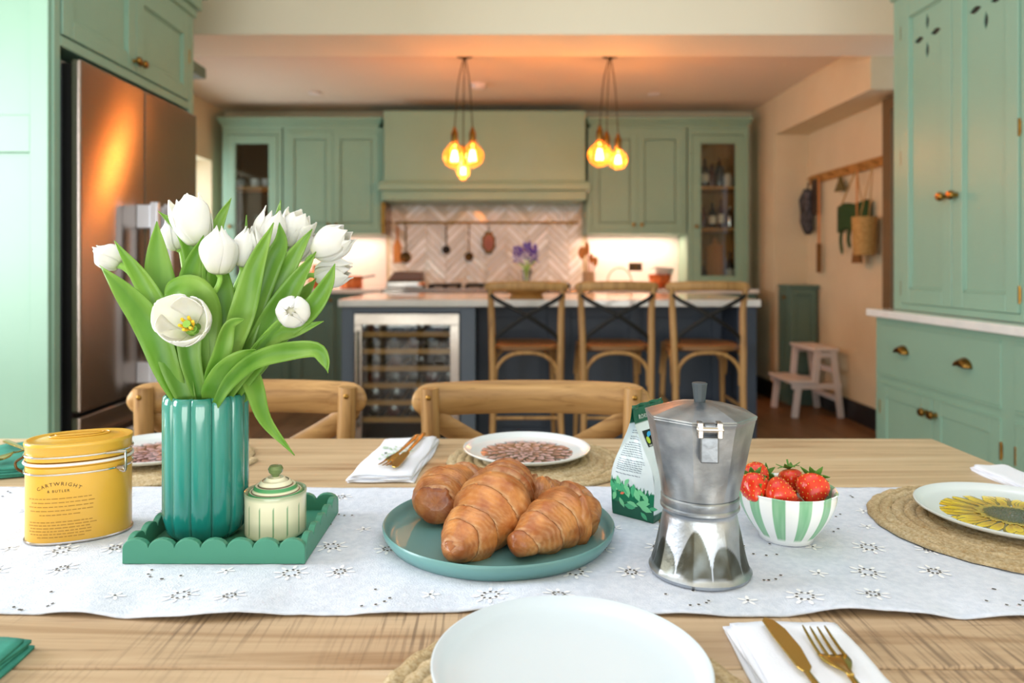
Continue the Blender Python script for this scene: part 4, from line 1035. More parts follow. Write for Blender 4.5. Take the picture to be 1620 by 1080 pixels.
    for s_ in (-1, 1):
        b = MB(); b.rod((s_ * .185, -.02, zz[1]), (s_ * .185, fy + .012, zz[1]), .009); b.build('stretcher', m, t, world=False)
    return t
st = crossback('bar')
for i, (px, lb) in enumerate(((833, 'wooden cross-back bar stool at the island, nearest the wine cooler'), (976, 'wooden cross-back bar stool standing in the middle of the three'), (1121, 'wooden cross-back bar stool at the right end of the island'))):
    o = st if i == 0 else copy_tree(st)
    tag(o, lb, 'stool', 'bar stools at the island'); o.location = (PX(px, 3.87), 3.87, 0); o.rotation_euler = (0, 0, (.02, 0, -.03)[i])
ch = crossback('dining')
for i, (px, d, rz, lb) in enumerate(((840, 1.60, 0, 'oak cross-back dining chair directly behind the dahlia plate'), (393, 1.61, .03, 'oak cross-back dining chair behind the green vase of tulips'))):
    o = ch if i == 0 else copy_tree(ch)
    tag(o, lb, 'chair', 'dining chairs across the table'); o.location = (PX(px, d), d, 0); o.rotation_euler = (0, 0, PI + rz)

# ------------------------------------------------------------------ the table
T = .77
tb = thing('dining_table', (-.25, .97, 0), 'long scrubbed pine plank dining table in the foreground', 'table')
TX_0, TX_1 = -1.40, .872
ys = [.44, .632, .905, 1.15, 1.469]
for i, (a, c) in enumerate(zip(ys, ys[1:])):
    b = MB(); b.box(TX_0, TX_1, a + .0008, c - .0008, T - .035, T)
    b.build('plank', M['table_saw'] if i < 2 else M['table'], tb, sm=False, bev=.0035, seg=3)
b = MB(); b.box(TX_0 + .12, TX_1 - .12, .53, .55, T - .13, T - .036); b.box(TX_0 + .12, TX_1 - .12, 1.36, 1.38, T - .13, T - .036)
b.box(TX_0 + .12, TX_0 + .14, .55, 1.36, T - .13, T - .036); b.box(TX_1 - .14, TX_1 - .12, .55, 1.36, T - .13, T - .036)
b.build('apron', M['table'], tb, sm=False)
for x in (TX_0 + .14, TX_1 - .14):
    for y in (.56, 1.35):
        b = MB(); b.lathe([(.028, 0), (.034, .05), (.03, .12), (.045, .4), (.048, .52), (.036, .55), (.05, .57), (.05, T - .036)], (x, y, 0), 20); b.build('leg', M['table'], tb)

# runner with eyelets
RY0, RY1 = .722, 1.137
def front_edge(x):
    return RY0 + .004 * math.sin(x * 9 + 1) + .003 * math.sin(x * 23) + .008 * math.exp(-((x + .05) / .07) ** 2) - .006 * math.exp(-((x + .29) / .05) ** 2)
def rz_(x, y):
    e = smooth(.10, .0, y - front_edge(x)) ; g = smooth(.012, 0, abs(y - RY1))
    w = .0016 * noise.noise(Vector((x * 16, y * 9, 3))) + .0009 * noise.noise(Vector((x * 48, y * 40, 5)))
    lift = .006 * max(0, math.sin(x * 19 + .8)) * e ** 1.5 + .004 * e * max(0, math.sin(x * 41)) * .6
    free = smooth(.18, .10, y - RY0)
    return T + .0022 + w * .8 + lift + .003 * free * max(0, noise.noise(Vector((x * 11 + y * 7, y * 4, 9))))
def runner_pt(u, v):
    x = -1.36 + 2.235 * u - .0; y = front_edge(x) + (RY1 + .003 * math.sin(x * 7) - front_edge(x)) * v
    return Vector((x, y, rz_(x, y)))
rn = thing('table_runner', (-.25, .93, T), 'white embroidered eyelet linen runner along the pine table', 'table runner')
b = MB(); b.grid(300, 64, runner_pt); b.build('cloth', M['cloth'], rn, solid=.0014)
b = MB(); s_b = MB()
def on_runner(x, y, h=.0012): return Vector((x, y, rz_(x, y) + h))
def disc(b, x, y, r, h, k=7, ex=1.0, an=0):
    vs = []
    for j in range(k):
        a = 2 * PI * j / k; dx, dy = r * math.cos(a) * ex, r * math.sin(a)
        vs.append(on_runner(x + dx * math.cos(an) - dy * math.sin(an), y + dx * math.sin(an) + dy * math.cos(an), h))
    b.add(vs, [tuple(range(k))])
RR = random.Random(3)
cells = []
for i in range(34):
    for j in range(6):
        x = -1.33 + i * .066 + (j % 2) * .033 + RR.uniform(-.007, .007); y = RY0 + .035 + j * .067 + RR.uniform(-.007, .007)
        if y > RY1 - .02 or x > .86: continue
        kind = (i * 2 + j * 3) % 5
        if kind in (0, 2):      # ring of eyelets with stitched petals
            rr = .0085 if kind == 0 else .006
            n = 8
            for q in range(n):
                a = 2 * PI * q / n
                disc(b, x + rr * math.cos(a), y + rr * math.sin(a), .0017, .0016, 6)
                disc(s_b, x + (rr + .007) * math.cos(a), y + (rr + .007) * math.sin(a), .0022, .0013, 7, 2.2, a)
            for q in range(12):
                a = 2 * PI * q / 12; disc(s_b, x + rr * math.cos(a), y + rr * math.sin(a), .0026, .0011, 6)
        elif kind == 1:        # scattered arc of dots
            for q in range(6):
                a = RR.uniform(0, 6) + q * .5; r2 = .022
                disc(b, x + r2 * math.cos(a), y + r2 * math.sin(a) * .9, .0018, .0016, 6); disc(s_b, x + r2 * math.cos(a), y + r2 * math.sin(a) * .9, .0027, .0012, 7)
        elif kind == 3:
            for q in range(5):
                a = 2 * PI * q / 5 + i; disc(s_b, x + .006 * math.cos(a), y + .006 * math.sin(a), .002, .0013, 7, 2.6, a)
            disc(b, x, y, .0016, .0016, 6)
o = s_b.build('stitched_petals', M['stitch'], rn, sm=False, recalc=False); o['kind'] = 'stuff'
o = b.build('eyelets', M['hole'], rn, sm=False, recalc=False); o['kind'] = 'stuff'

# ------------------------------------------------------------------ seagrass mats and flat flower plates
def seagrass_mat(x, y, z, r, label):
    t = thing('placemat', (x, y, z), label, 'placemat', 'round seagrass placemats')
    turns = max(8, int(r / .0155)); b = MB(); N = turns * 84; w = r / turns
    vs, cols = [], []; k = 7
    for i in range(N + 1):
        f = i / N; a = f * turns * 2 * PI; rr = w * .3 + f * (r - w * .8)
        arc = rr * a / 2
        sw = math.sin(arc / .0085 * PI); s3_ = math.sin(arc / .0085 * PI + 2.1)
        for j in range(k):
            q = PI * j / (k - 1); off = math.cos(q); hgt = math.sin(q)
            br = w * .5 * (1.04 + .10 * sw * (1 if j < k / 2 else -1))
            vs.append((x + (rr + br * off) * math.cos(a), y + (rr + br * off) * math.sin(a), z + .0007 + hgt * (.0052 + .0014 * (sw if j < 3 else s3_ if j > 3 else -sw))))
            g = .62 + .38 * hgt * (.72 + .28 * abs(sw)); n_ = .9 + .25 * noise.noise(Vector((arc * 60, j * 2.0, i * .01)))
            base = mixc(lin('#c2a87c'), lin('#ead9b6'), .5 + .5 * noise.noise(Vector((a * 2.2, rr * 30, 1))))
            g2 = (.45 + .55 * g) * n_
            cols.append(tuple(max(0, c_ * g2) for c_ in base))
    b.add(vs, [(i * k + j, i * k + j + 1, (i + 1) * k + j + 1, (i + 1) * k + j) for i in range(N) for j in range(k - 1)], cols)
    b.build('woven_coil', M['seagrass'], t, recalc=False)
    b = MB(); b.lathe([(0, 0), (r - w * .9, 0), (r - w * .9, .002), (0, .002)], (x, y, z + .0003), 48); b.build('backing', M['seagrass'], t)
    return t
MATH = .0072
def coupe_plate(x, y, z, r, label, name='plate', m='china', rim=.016, group=None):
    t = thing(name, (x, y, z), label, 'plate', group)
    b = MB(); b.lathe([(0, .0), (r * .62, 0), (r * .64, .002), (r * .9, rim * .5), (r, rim - .002), (r * 1.0, rim), (r * .985, rim + .0006), (r * .93, rim * .6), (r * .86, rim * .42 + .001), (r * .7, .0052), (0, .005)], (x, y, z), 96)
    b.build('dish', M[m], t, ang=1.2); return t
def petal(b, x, y, z, a, r0, r1, wd, cols, rz=0, tip=1.0):
    """flat printed petal from radius r0 to r1 at angle a"""
    c, s = math.cos(a), math.sin(a); L_ = r1 - r0
    out = [(0, 0), (.25, .6), (.55, 1), (.8, .85), (.93, .5), (1, 0), (.93, -.5), (.8, -.85), (.55, -1), (.25, -.6)]
    vs = [(x + c * (r0 + u * L_) - s * v * wd, y + s * (r0 + u * L_) + c * v * wd, z) for u, v in out] + [(x + c * (r0 + .35 * L_), y + s * (r0 + .35 * L_), z)]
    k = len(out); cc_ = [mixc(cols[0], cols[1], u) for u, v in out] + [cols[0]]
    b.add(vs, [(k, i, (i + 1) % k) for i in range(k)], cc_)
def dahlia(t, x, y, z, R_, pal):
    b = MB(); rr = random.Random(5); h = 0
    for ring in range(7):
        r1 = R_ * (1 - ring * .135); n = max(6, int(22 - ring * 2.3)); off = ring * .37
        for q in range(n):
            a = off + 2 * PI * q / n + rr.uniform(-.05, .05); L_ = R_ * (.42 - ring * .03); q1 = r1 * rr.uniform(.92, 1.03)
            wd = PI * r1 / n * .86; h += 1
            zz = z + .00012 * ring + .0000008 * h
            petal(b, x, y, zz, a, max(0, q1 - L_), q1, wd, (pal[0], pal[0]))
            c1 = pal[1] if rr.random() < .6 else pal[2]
            petal(b, x, y, zz + .00005, a, max(0, q1 - L_ * .92), q1 * .985, wd * .66, (pal[3], c1))
    b.build('flower_print', M['printA'], t, sm=False, recalc=False)
PALD = (lin('#3a1719'), lin('#e6bfc0'), lin('#cf9a8c'), lin('#5f2a2c'))
def sunflower(t, x, y, z, R_):
    b = MB(); rr = random.Random(9); h = 0
    for ring, (r1, n, wd) in enumerate(((1, 23, .085), (.93, 25, .08), (.82, 22, .075))):
        for q in range(n):
            a = ring * .13 + 2 * PI * q / n + rr.uniform(-.08, .08); q1 = R_ * r1 * rr.uniform(.84, 1.08); h += 1
            zz = z + .00012 * ring + .0000008 * h
            petal(b, x, y, zz, a, R_ * .35, q1, R_ * wd, (lin('#5f4c04'), lin('#9c8006')))
            petal(b, x, y, zz + .00005, a + .01, R_ * .38, q1 * .99, R_ * wd * .78, (lin('#b98a02'), lin('#ffe000')))
    for q in range(90):
        a = q * 2.4; petal(b, x, y, z + .0008 + q * .000001, a, R_ * (.28 + .02 * math.sin(q)), R_ * (.44 + .03 * math.sin(q * 7)), R_ * .02, (lin('#7d6a0c'), lin('#d6b52a')))
    for q in range(220):
        f = q / 220; a = q * 2.39996; r_ = R_ * .33 * math.sqrt(f)
        petal(b, x, y, z + .001 + q * .0000006, a, max(0, r_ - R_ * .02), r_ + R_ * .03, R_ * .02, (lin('#2c2812'), mixc(lin('#4a431c'), lin('#8a7a22'), f ** 3)))
    b.build('flower_print', M['printA'], t, sm=False, recalc=False)
TT = T + .0003
mt = seagrass_mat(.066, 1.295, TT, .168, 'round woven mat under the dahlia plate behind the croissants')
p1 = coupe_plate(.048, 1.312, TT + MATH, .114, 'white plate printed with a dark dahlia behind the croissants', group='flower printed plates')
dahlia(p1, .048, 1.312, TT + MATH + .0056, .090, PALD)
seagrass_mat(-.60, 1.30, TT, .168, 'round woven mat partly hidden behind the green fluted vase')
p2 = coupe_plate(-.615, 1.31, TT + MATH, .114, 'white plate with a dark flower print beside the yellow tin', group='flower printed plates')
dahlia(p2, -.615, 1.31, TT + MATH + .0056, .090, PALD)
RT = T + .0040
seagrass_mat(.675, .962, RT, .178, 'round woven mat lying over the runner at the right edge')
p3 = coupe_plate(.682, .966, RT + MATH, .116, 'white plate printed with a yellow sunflower', group='flower printed plates')
sunflower(p3, .682, .966, RT + MATH + .0056, .099)
seagrass_mat(.055, .560, TT, .168, 'round woven mat under the plain pale plate in front')
coupe_plate(.058, .602, TT + MATH, .115, 'plain pale matt plate in the front middle of the table', m='matt_white', rim=.017)

# ------------------------------------------------------------------ green plate of croissants
gp_ = thing('serving_plate', (-.002, .93, T + .0035), 'wide green stoneware plate holding the croissants', 'plate')
b = MB(); z = 0
b.lathe([(0, 0), (.132, 0), (.138, .002), (.1455, .012), (.147, .0195), (.1455, .0215), (.1435, .0205), (.1405, .013), (.135, .0075), (.128, .0062), (0, .006)], gp_.location, 96); b.build('dish', M['plate_green'], gp_, ang=1.2)
def croissant(label, P, rads, wraps, seed, tw=0.0, squash=.9):
    P = [Vector((a.x, a.y, a.z)) for a in P]
    t = thing('croissant', P[1] - Vector((0, 0, rads[1])), label, 'croissant', 'croissants on the green plate')
    n, k = 150, 56; path = catmull(P, n); vs, cols = [], []
    ref = None; tabs = [(i / (len(rads) - 1), r) for i, r in enumerate(rads)]
    cen = .5 if len(rads) > 3 else .45
    gold, dark, pale = lin('#ca8748'), lin('#84421c'), lin('#efcb9e')
    for i, p in enumerate(path):
        f = i / (n - 1); tg = (path[min(i + 1, n - 1)] - path[max(i - 1, 0)]).normalized()
        if ref is None: ref = (Vector((0, 0, 1)) - tg * tg.z).normalized()
        else: ref = (ref - tg * ref.dot(tg)).normalized()
        bi = tg.cross(ref)
        # smooth radius through the given values, rounded ends
        ff = f * (len(rads) - 1); a0 = min(int(ff), len(rads) - 2); uu = ff - a0; uu = uu * uu * (3 - 2 * uu)
        R0 = rads[a0] * (1 - uu) + rads[a0 + 1] * uu
        R0 *= math.sqrt(max(0.0, 1 - max(0, (.045 - f) / .045) ** 2)) * math.sqrt(max(0.0, 1 - max(0, (f - .96) / .04) ** 2))
        for j in range(k):
            a = 2 * PI * j / k
            wob = .10 * noise.noise(Vector((math.cos(a) * 1.3 + seed, math.sin(a) * 1.3, f * 3)))
            g = (f - cen) ; side = 1 if g > 0 else -1
            s_ = abs(g) * wraps * 2 + .22 * math.sin(a + seed) * 1.0 + wob + .3
            fr_ = s_ - math.floor(s_)
            step = (1 - fr_)                       # thick at the inner lip, thin before the next lip
            lip = .17 * step ** .75 - .05 * smooth(.84, 1.0, fr_) + .02 * smooth(.0, .10, fr_)
            fine = .006 * math.sin(s_ * 2 * PI * 6 + 2 * noise.noise(Vector((a, f * 9, seed)))) + .07 * noise.noise(Vector((math.cos(a) * 1.6 + seed * 3, math.sin(a) * 1.6, f * 6))) + .03 * noise.noise(Vector((math.cos(a) * 5 + seed, math.sin(a) * 5, f * 20)))
            r = R0 * (1 + lip + fine - .09)
            vs.append(p + ref * (math.cos(a) * r * squash) + bi * (math.sin(a) * r))
            nn = noise.noise(Vector((math.cos(a) * 2.5 + seed, math.sin(a) * 2.5, f * 8))) * .5 + .5
            c = mixc(gold, dark, min(1, max(0, (nn - .35) * 1.7)) * .75)
            strat = (.5 + .5 * math.sin(s_ * 2 * PI * 5 + 16 * nn)) ** 2
            c = mixc(c, pale, min(1, .75 * smooth(.72, .95, fr_) * (.4 + .6 * strat) + .34 * strat * nn))
            c = mixc(c, dark, .55 * smooth(.12, 0, fr_)); c = mixc(c, dark, .5 * smooth(.9, 1, f))
            cols.append(c)
    b = MB(); fs = [(i * k + j, i * k + (j + 1) % k, (i + 1) * k + (j + 1) % k, (i + 1) * k + j) for i in range(n - 1) for j in range(k)]
    fs += [tuple(range(k - 1, -1, -1)), tuple(range((n - 1) * k, n * k))]
    b.add(vs, fs, cols); b.build('pastry', M['pastry'], t, ang=0)
    return t
croissant('largest croissant in the middle pointing down to the front left', [W(812, 748, 1.00), W(800, 768, .965), W(782, 800, .912), W(745, 845, .86), W(712, 872, .815)], [.024, .036, .046, .033, .015], 3.6, 1.3)
croissant('croissant at the left of the plate with its blunt end forward', [W(775, 768, 1.055), W(738, 765, 1.03), W(702, 782, .985), W(690, 797, .935)], [.018, .030, .038, .027], 3.0, 5.1)
croissant('croissant at the right of the plate with a thick rolled shoulder', [W(925, 838, .895), W(903, 815, .915), W(868, 832, .878), W(812, 866, .83)], [.022, .040, .031, .014], 3.2, 9.4)
croissant('croissant mostly hidden behind the middle and right ones', [W(905, 795, 1.02), W(868, 792, 1.0), W(840, 790, 1.0), W(800, 800, 1.02)], [.018, .032, .035, .02], 3.0, 13.7)

# ------------------------------------------------------------------ tray, vase, sugar pot
Z = T + .0035
ty = thing('scalloped_tray', (-.332, .93, Z), 'green lacquered tray with scalloped edges', 'tray')
b = MB(); b.box(-.437, -.2265, .843, 1.017, Z, Z + .006); b.build('base', M['tray'], ty, sm=False)
def scallop(L_, n, thick, F):
    b = MB(); pts = [(0, 0), (L_, 0)]; w = L_ / n
    for i in range(n - 1, -1, -1):
        for q in range(9):
            a = PI * q / 8; pts.append((w * (i + .5) + w * .5 * math.cos(a), .0185 + .0105 * math.sin(a)))
    b.prism(pts, F, 0, thick); return b
for nm, args in (('front_side', (.212, 7, .008, lambda u, v, h: (-.438 + u, .842 + h, Z + v))), ('back_side', (.212, 7, .008, lambda u, v, h: (-.438 + u, 1.018 - h, Z + v))),
                 ('left_side', (.160, 5, .008, lambda u, v, h: (-.438 + h, .850 + u, Z + v))), ('right_side', (.160, 5, .008, lambda u, v, h: (-.226 - h, .850 + u, Z + v)))):
    scallop(*args).build(nm, M['tray'], ty, sm=False, bev=.0012)
ZV = Z + .0064
vx, vy = -.374, .925
vs_ = thing('fluted_vase', (vx, vy, ZV), 'tall glossy green fluted vase holding white tulips', 'vase')
NL = 12
def flute(a, r, z):
    q = (a / (2 * PI) * NL) % 1
    return r * (1 - .13 * (1 - math.sqrt(max(0, 1 - (2 * q - 1) ** 2)) ** .8) * min(1, .25 + z / .02))
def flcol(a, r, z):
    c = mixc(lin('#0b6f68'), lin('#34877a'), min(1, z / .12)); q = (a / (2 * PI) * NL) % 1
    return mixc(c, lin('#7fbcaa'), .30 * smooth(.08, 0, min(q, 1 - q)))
pr = [(.030, 0), (.040, .0015), (.0475, .010), (.0508, .024)] + [(.0518, .03 + i * .012) for i in range(12)] + [(.0515, .169), (.0508, .175), (.048, .1775), (.0455, .174), (.045, .16), (.044, .02), (0, .016)]
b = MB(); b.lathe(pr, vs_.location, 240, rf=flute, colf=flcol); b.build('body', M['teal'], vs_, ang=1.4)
sg = thing('sugar_pot', (-.2855, .925, ZV), 'small cream pot with green stripes and a lid with knob', 'pot')
def scol(a, r, z):
    q = abs(((a / (2 * PI) * 14 + .5) % 1) - .5)
    if z > .049: return lin('#9fae8e')
    if .006 < z < .044 and q < .055: return lin('#5f9a68')
    return lin('#e9e5c8')
b = MB(); b.lathe([(.034, 0), (.0372, .002)] + [(.0378, .004 + i * .004) for i in range(12)] + [(.0385, .0535), (.0378, .055), (.035, .0535), (.034, .04), (.033, .006), (0, .005)], sg.location, 168, colf=scol); b.build('body', M['cream'], sg, ang=1.2)
def lcol(a, r, z):
    for c in (.0327, .0262): 
        if abs(r - c) < .0013: return lin('#4d9a63')
    for c in (.0296, .0215, .016):
        if abs(r - c) < .0008: return lin('#6c5a46')
    return lin('#e9e5c8')
b = MB(); lp = []
for i in range(46):
    f = i / 45; r = .0345 * (1 - f) + .004 * f; lp.append((r, .0505 + .020 * math.sin(f * PI / 2) ** 1.0 + .0015 * math.sin(f * 26)))
b.lathe([(.033, .0495)] + lp + [(0, .0708)], sg.location, 48, colf=lcol); ld = b.build('lid', M['cream'], sg, ang=1.2)
b = MB(); b.lathe([(.004, .069), (.0045, .073), (.0085, .077), (.0095, .081), (.0075, .085), (0, .0862)], sg.location, 24); b.build('knob', mat('olive_glaze', '#6b7f4e', .2, coat=.5), ld)

# ------------------------------------------------------------------ yellow clip-top tin
tn = thing('clip_top_tin', (-.546, .945, Z), 'yellow oval clip-top tin with brown lettering', 'tin', rz=0)
TA, TB_, TROT = .0605, .042, math.radians(24)
def tin_pt(a, grow, z):
    e = 2.3; c, s = math.cos(a), math.sin(a)
    r = 1 / ((abs(c) / (TA + grow)) ** e + (abs(s) / (TB_ + grow)) ** e) ** (1 / e)
    x, y = r * c, r * s
    return Vector((tn.location.x + x * math.cos(TROT) - y * math.sin(TROT), tn.location.y + x * math.sin(TROT) + y * math.cos(TROT), Z + z))
def tinlathe(prof, n=96, cap=True):
    b = MB(); vs = [tin_pt(2 * PI * j / n, g, z) if not isinstance(g, str) else None for g, z in prof for j in range(n)]
    k = len(prof); fs = [(i * n + j, i * n + (j + 1) % n, (i + 1) * n + (j + 1) % n, (i + 1) * n + j) for i in range(k - 1) for j in range(n)]
    if cap: fs += [tuple(range(n - 1, -1, -1)), tuple(range((k - 1) * n, k * n))]
    b.add(vs, fs); return b
tinlathe([(0, 0), (.0, .094), (-.002, .095), (-.002, .100)]).build('body', M['ochre'], tn)
tinlathe([(.0005, 0), (.0016, .0008), (.0016, .002), (.0003, .003)], cap=False).build('base_seam', M['steel'], tn)
ldt = tinlathe([(-.0015, .101), (.0002, .102), (.0002, .118), (.0014, .119), (.0016, .122), (.0008, .124), (-.003, .1245), (-.006, .1225), (-.02, .1255), (-.034, .1275), (-.0415, .128)]).build('lid', M['ochre'], tn, ang=.9)
b = MB()
b.tube([tin_pt(2 * PI * j / 40, -.026, .1272) for j in range(41)], .0009, 8, cap=False); b.tube([tin_pt(2 * PI * j / 40, -.033, .128) for j in range(41)], .0008, 8, cap=False)
b.build('embossed_ring', M['ochre'], ldt)
for z, r, m in ((.108, .0013, 'chrome'), (.0985, .0018, 'stoolwhite'), (.087, .0013, 'chrome')):
    b = MB(); b.tube([tin_pt(2 * PI * j / 72, .001, z) for j in range(73)], r, 8, cap=False); b.build('wire_band', M[m], tn)
for a in (-.62, .62):
    p, q = tin_pt(a, .001, .108), tin_pt(a, .001, .087); o_ = tin_pt(a, .012, .108) - p
    b = MB(); b.tube(catmull([tin_pt(a - .25 * (1 if a > 0 else -1) * -1, .002, .108), p + o_ * .8, p + o_ * 1.0 + Vector((0, 0, -.003)), q + o_ * 1.0 + Vector((0, 0, -.002)), q + o_ * .5 + Vector((0, 0, -.004)), q], 24), .0017, 8); b.build('clip', M['steel'], tn)
    b = MB(); b.tube([q + o_ * .1, q + o_ * .9], .0030, 10); b.build('clip_hinge', M['steel'], tn)
b = MB(); hp = [tin_pt(PI + .05, .002, .104), tin_pt(PI, .010, .098), tin_pt(PI, .009, .09), tin_pt(PI - .05, .002, .083)]; b.tube(catmull(hp, 14), .0016, 8); b.build('hinge_wire', M['darkbrass'], tn)
# arc length table along the front of the tin, left to right
tab = []; L0 = 0; last = None
for i in range(400):
    a = PI + PI * i / 399; p = tin_pt(a, 0, 0)
    if last is not None: L0 += (p - last).length
    tab.append((L0, a)); last = p
def tin_surf(s, z, g): return tin_pt(interp(tab, s), g, z)
S0 = L0 * .385
def tin_text(body, size, zc, arch=0.0, space=1.0, m='brownink', s0=S0):
    vs, fs = text_polys(body, size, 'CENTER', space); b = MB(); out = []
    for x, y, _ in vs:
        if arch: a = x / arch; x2 = (arch + y) * math.sin(a); y2 = (arch + y) * math.cos(a) - arch
        else: x2, y2 = x, y
        out.append(tin_surf(s0 + x2, zc + y2, .00035))
    b.add(out, fs); b.build('lettering', M[m], tn, sm=False, recalc=False)
tin_text('CARTWRIGHT', .0062, .0735, .045, 1.35)
tin_text('& BUTLER', .0046, .0650, 0, 1.3)
b = MB(); rr = random.Random(4)
for (z, wd) in ((.0565, .074), (.0515, .066), (.0465, .074), (.0415, .07), (.0365, .044), (.0275, .072), (.0238, .074), (.0201, .07), (.0164, .074), (.0127, .07), (.0090, .05)):
    s = S0 - wd / 2
    while s < S0 + wd / 2:
        w = rr.uniform(.0025, .0075); b.add([tin_surf(s, z, .0003), tin_surf(s + w, z, .0003), tin_surf(s + w, z + .0012, .0003), tin_surf(s, z + .0012, .0003)], [(0, 1, 2, 3)]); s += w + .0013
b.build('small_print', M['ink2'], tn, sm=False, recalc=False)

# ------------------------------------------------------------------ moka pot
mk = thing('moka_pot', (.2265, .825, Z), 'worn octagonal aluminium stovetop moka pot', 'coffee pot')
mx0 = Vector(mk.location); OFF = PI / 8
def uz(z): return z if z < .088 else .088 + (z - .088) * .925
def up_(pr): return [(r, uz(z)) for r, z in pr]
def octo(f): # f: how octagonal
    def g(a, r, z):
        q = ((a + OFF) % (PI / 4)) - PI / 8
        o = math.cos(PI / 8) / math.cos(q) * 1.045
        k = f(z); return r * (1 * (1 - k) + o * k)
    return g
def basecol(a, r, z):
    al = lin('#c3c7cb'); q = (((a + OFF + PI / 8) % (PI / 4)) / (PI / 4) - .5) * 2
    big = .5 + .5 * math.cos(4 * a + 1.0)
    top = (.034 + .020 * big) * math.sqrt(max(0, 1 - abs(q) ** 1.6)) ** .9 + .008
    bot = .008 + .005 * noise.noise(Vector((math.cos(a) * 3, math.sin(a) * 3, 0)))
    k = smooth(0, .003, top - z) * smooth(0, .004, z - bot)
    n_ = noise.noise(Vector((math.cos(a) * 4, math.sin(a) * 4, z * 60))) * .5 + .5
    st_ = mixc(lin('#46432f'), lin('#7a807c'), smooth(.35, .75, n_) * .7)
    return mixc(mixc(al, lin('#9aa7b4'), .3 * n_), st_, k * .92)
pr = [(0, 0), (.052, 0), (.0555, .0015), (.0568, .005)]
for i in range(1, 30):
    f = i / 30; pr.append((.0568 - .0158 * (f ** .62) , .005 + .062 * f))
pr += [(.0405, .068), (.0412, .071), (.0425, .0725)]
b = MB(); b.lathe(pr, mx0, 256, rf=octo(lambda z: .5 * smooth(.066, .045, z) * smooth(.002, .012, z)), colf=basecol); b.build('boiler', M['alu'], mk, ang=.5)
def plain(a, r, z):
    n_ = noise.noise(Vector((math.cos(a) * 3, math.sin(a) * 3, z * 40))) * .5 + .5
    return mixc(lin('#bcc0c4'), lin('#888d92'), smooth(.35, .8, n_) * .7)
b = MB(); b.lathe([(.0425, .0725), (.0438, .074), (.0438, .0765), (.0425, .078), (.0432, .0795), (.0432, .0865), (.042, .088)], mx0, 96, colf=plain); b.build('collar', M['alu'], mk)
pr = [(.041, .0875), (.0425, .0895)] + [(.0425 + .0155 * (i / 20) ** 1.15, .0895 + .0925 * i / 20) for i in range(1, 21)] + [(.0592, .1835), (.0585, .185), (.056, .184)]
b = MB(); b.lathe(up_(pr), mx0, 256, rf=octo(lambda z: .95 * smooth(.088, .125, z)), colf=plain); b.build('upper_body', M['alu'], mk, ang=.5)
pr = [(.0590, .1845), (.0598, .1862), (.059, .1875), (.045, .1925), (.030, .197), (.015, .1995), (0, .2003)]
b = MB(); b.lathe(up_(pr), mx0, 256, rf=octo(lambda z: .95 * smooth(.2, .19, z)), colf=plain); ldm = b.build('lid', M['alu'], mk, ang=.4)
b = MB(); b.lathe(up_([(.0062, .1995), (.0065, .202), (.0085, .2205), (.0088, .222), (.0075, .2232), (0, .2235)]), mx0, 12); b.build('knob', M['knob'], ldm, ang=.3)
# hinge and the handle bracket facing the camera, slightly left
ha = -PI / 2 - .10; hd_ = Vector((math.cos(ha), math.sin(ha), 0)); sd = Vector((-hd_.y, hd_.x, 0))
FH = lambda u, w, v: tuple(mx0 + sd * u + hd_ * w + Vector((0, 0, uz(v))))
ALC = lin('#85898e')
b = MB(); b.col = ALC; b.box(-.0095, .0095, .050, .0625, .142, .172, FH); b.build('handle_bracket', M['alu'], mk, sm=False, bev=.0015)
b = MB()
for u0, u1 in ((-.013, -.007), (.007, .013)): b.box(u0, u1, .052, .067, .171, .189, FH)
b.tube([FH(-.014, .063, .181), FH(.014, .063, .181)], .0042, 14); b.build('hinge_lug', M['steel'], mk, bev=.001)
b = MB(); b.col = ALC; b.box(-.0065, .0065, .048, .066, .179, .1875, FH); b.build('lid_hinge', M['alu'], ldm, sm=False, bev=.0015)
va = PI / 2 - .1; vd = Vector((math.cos(va), math.sin(va), 0)); vsd = Vector((-vd.y, vd.x, 0))
b = MB(); b.col = ALC; b.add([tuple(mx0 + vd * .054 + vsd * .016 + Vector((0, 0, .176))), tuple(mx0 + vd * .054 - vsd * .016 + Vector((0, 0, .176))), tuple(mx0 + vd * .072 + Vector((0, 0, .178))), tuple(mx0 + vd * .052 + Vector((0, 0, .155)))], [(0, 2, 3), (1, 3, 2), (0, 1, 2), (0, 3, 1)])
b.build('spout', M['alu'], mk, sm=False)
b = MB(); a_ = PI/2 + .9; q = Vector((math.cos(a_), math.sin(a_), 0)); b.ball(mx0 + q * .046 + Vector((0, 0, .045)), .004, 10); b.build('safety_valve', M['brass'], mk)

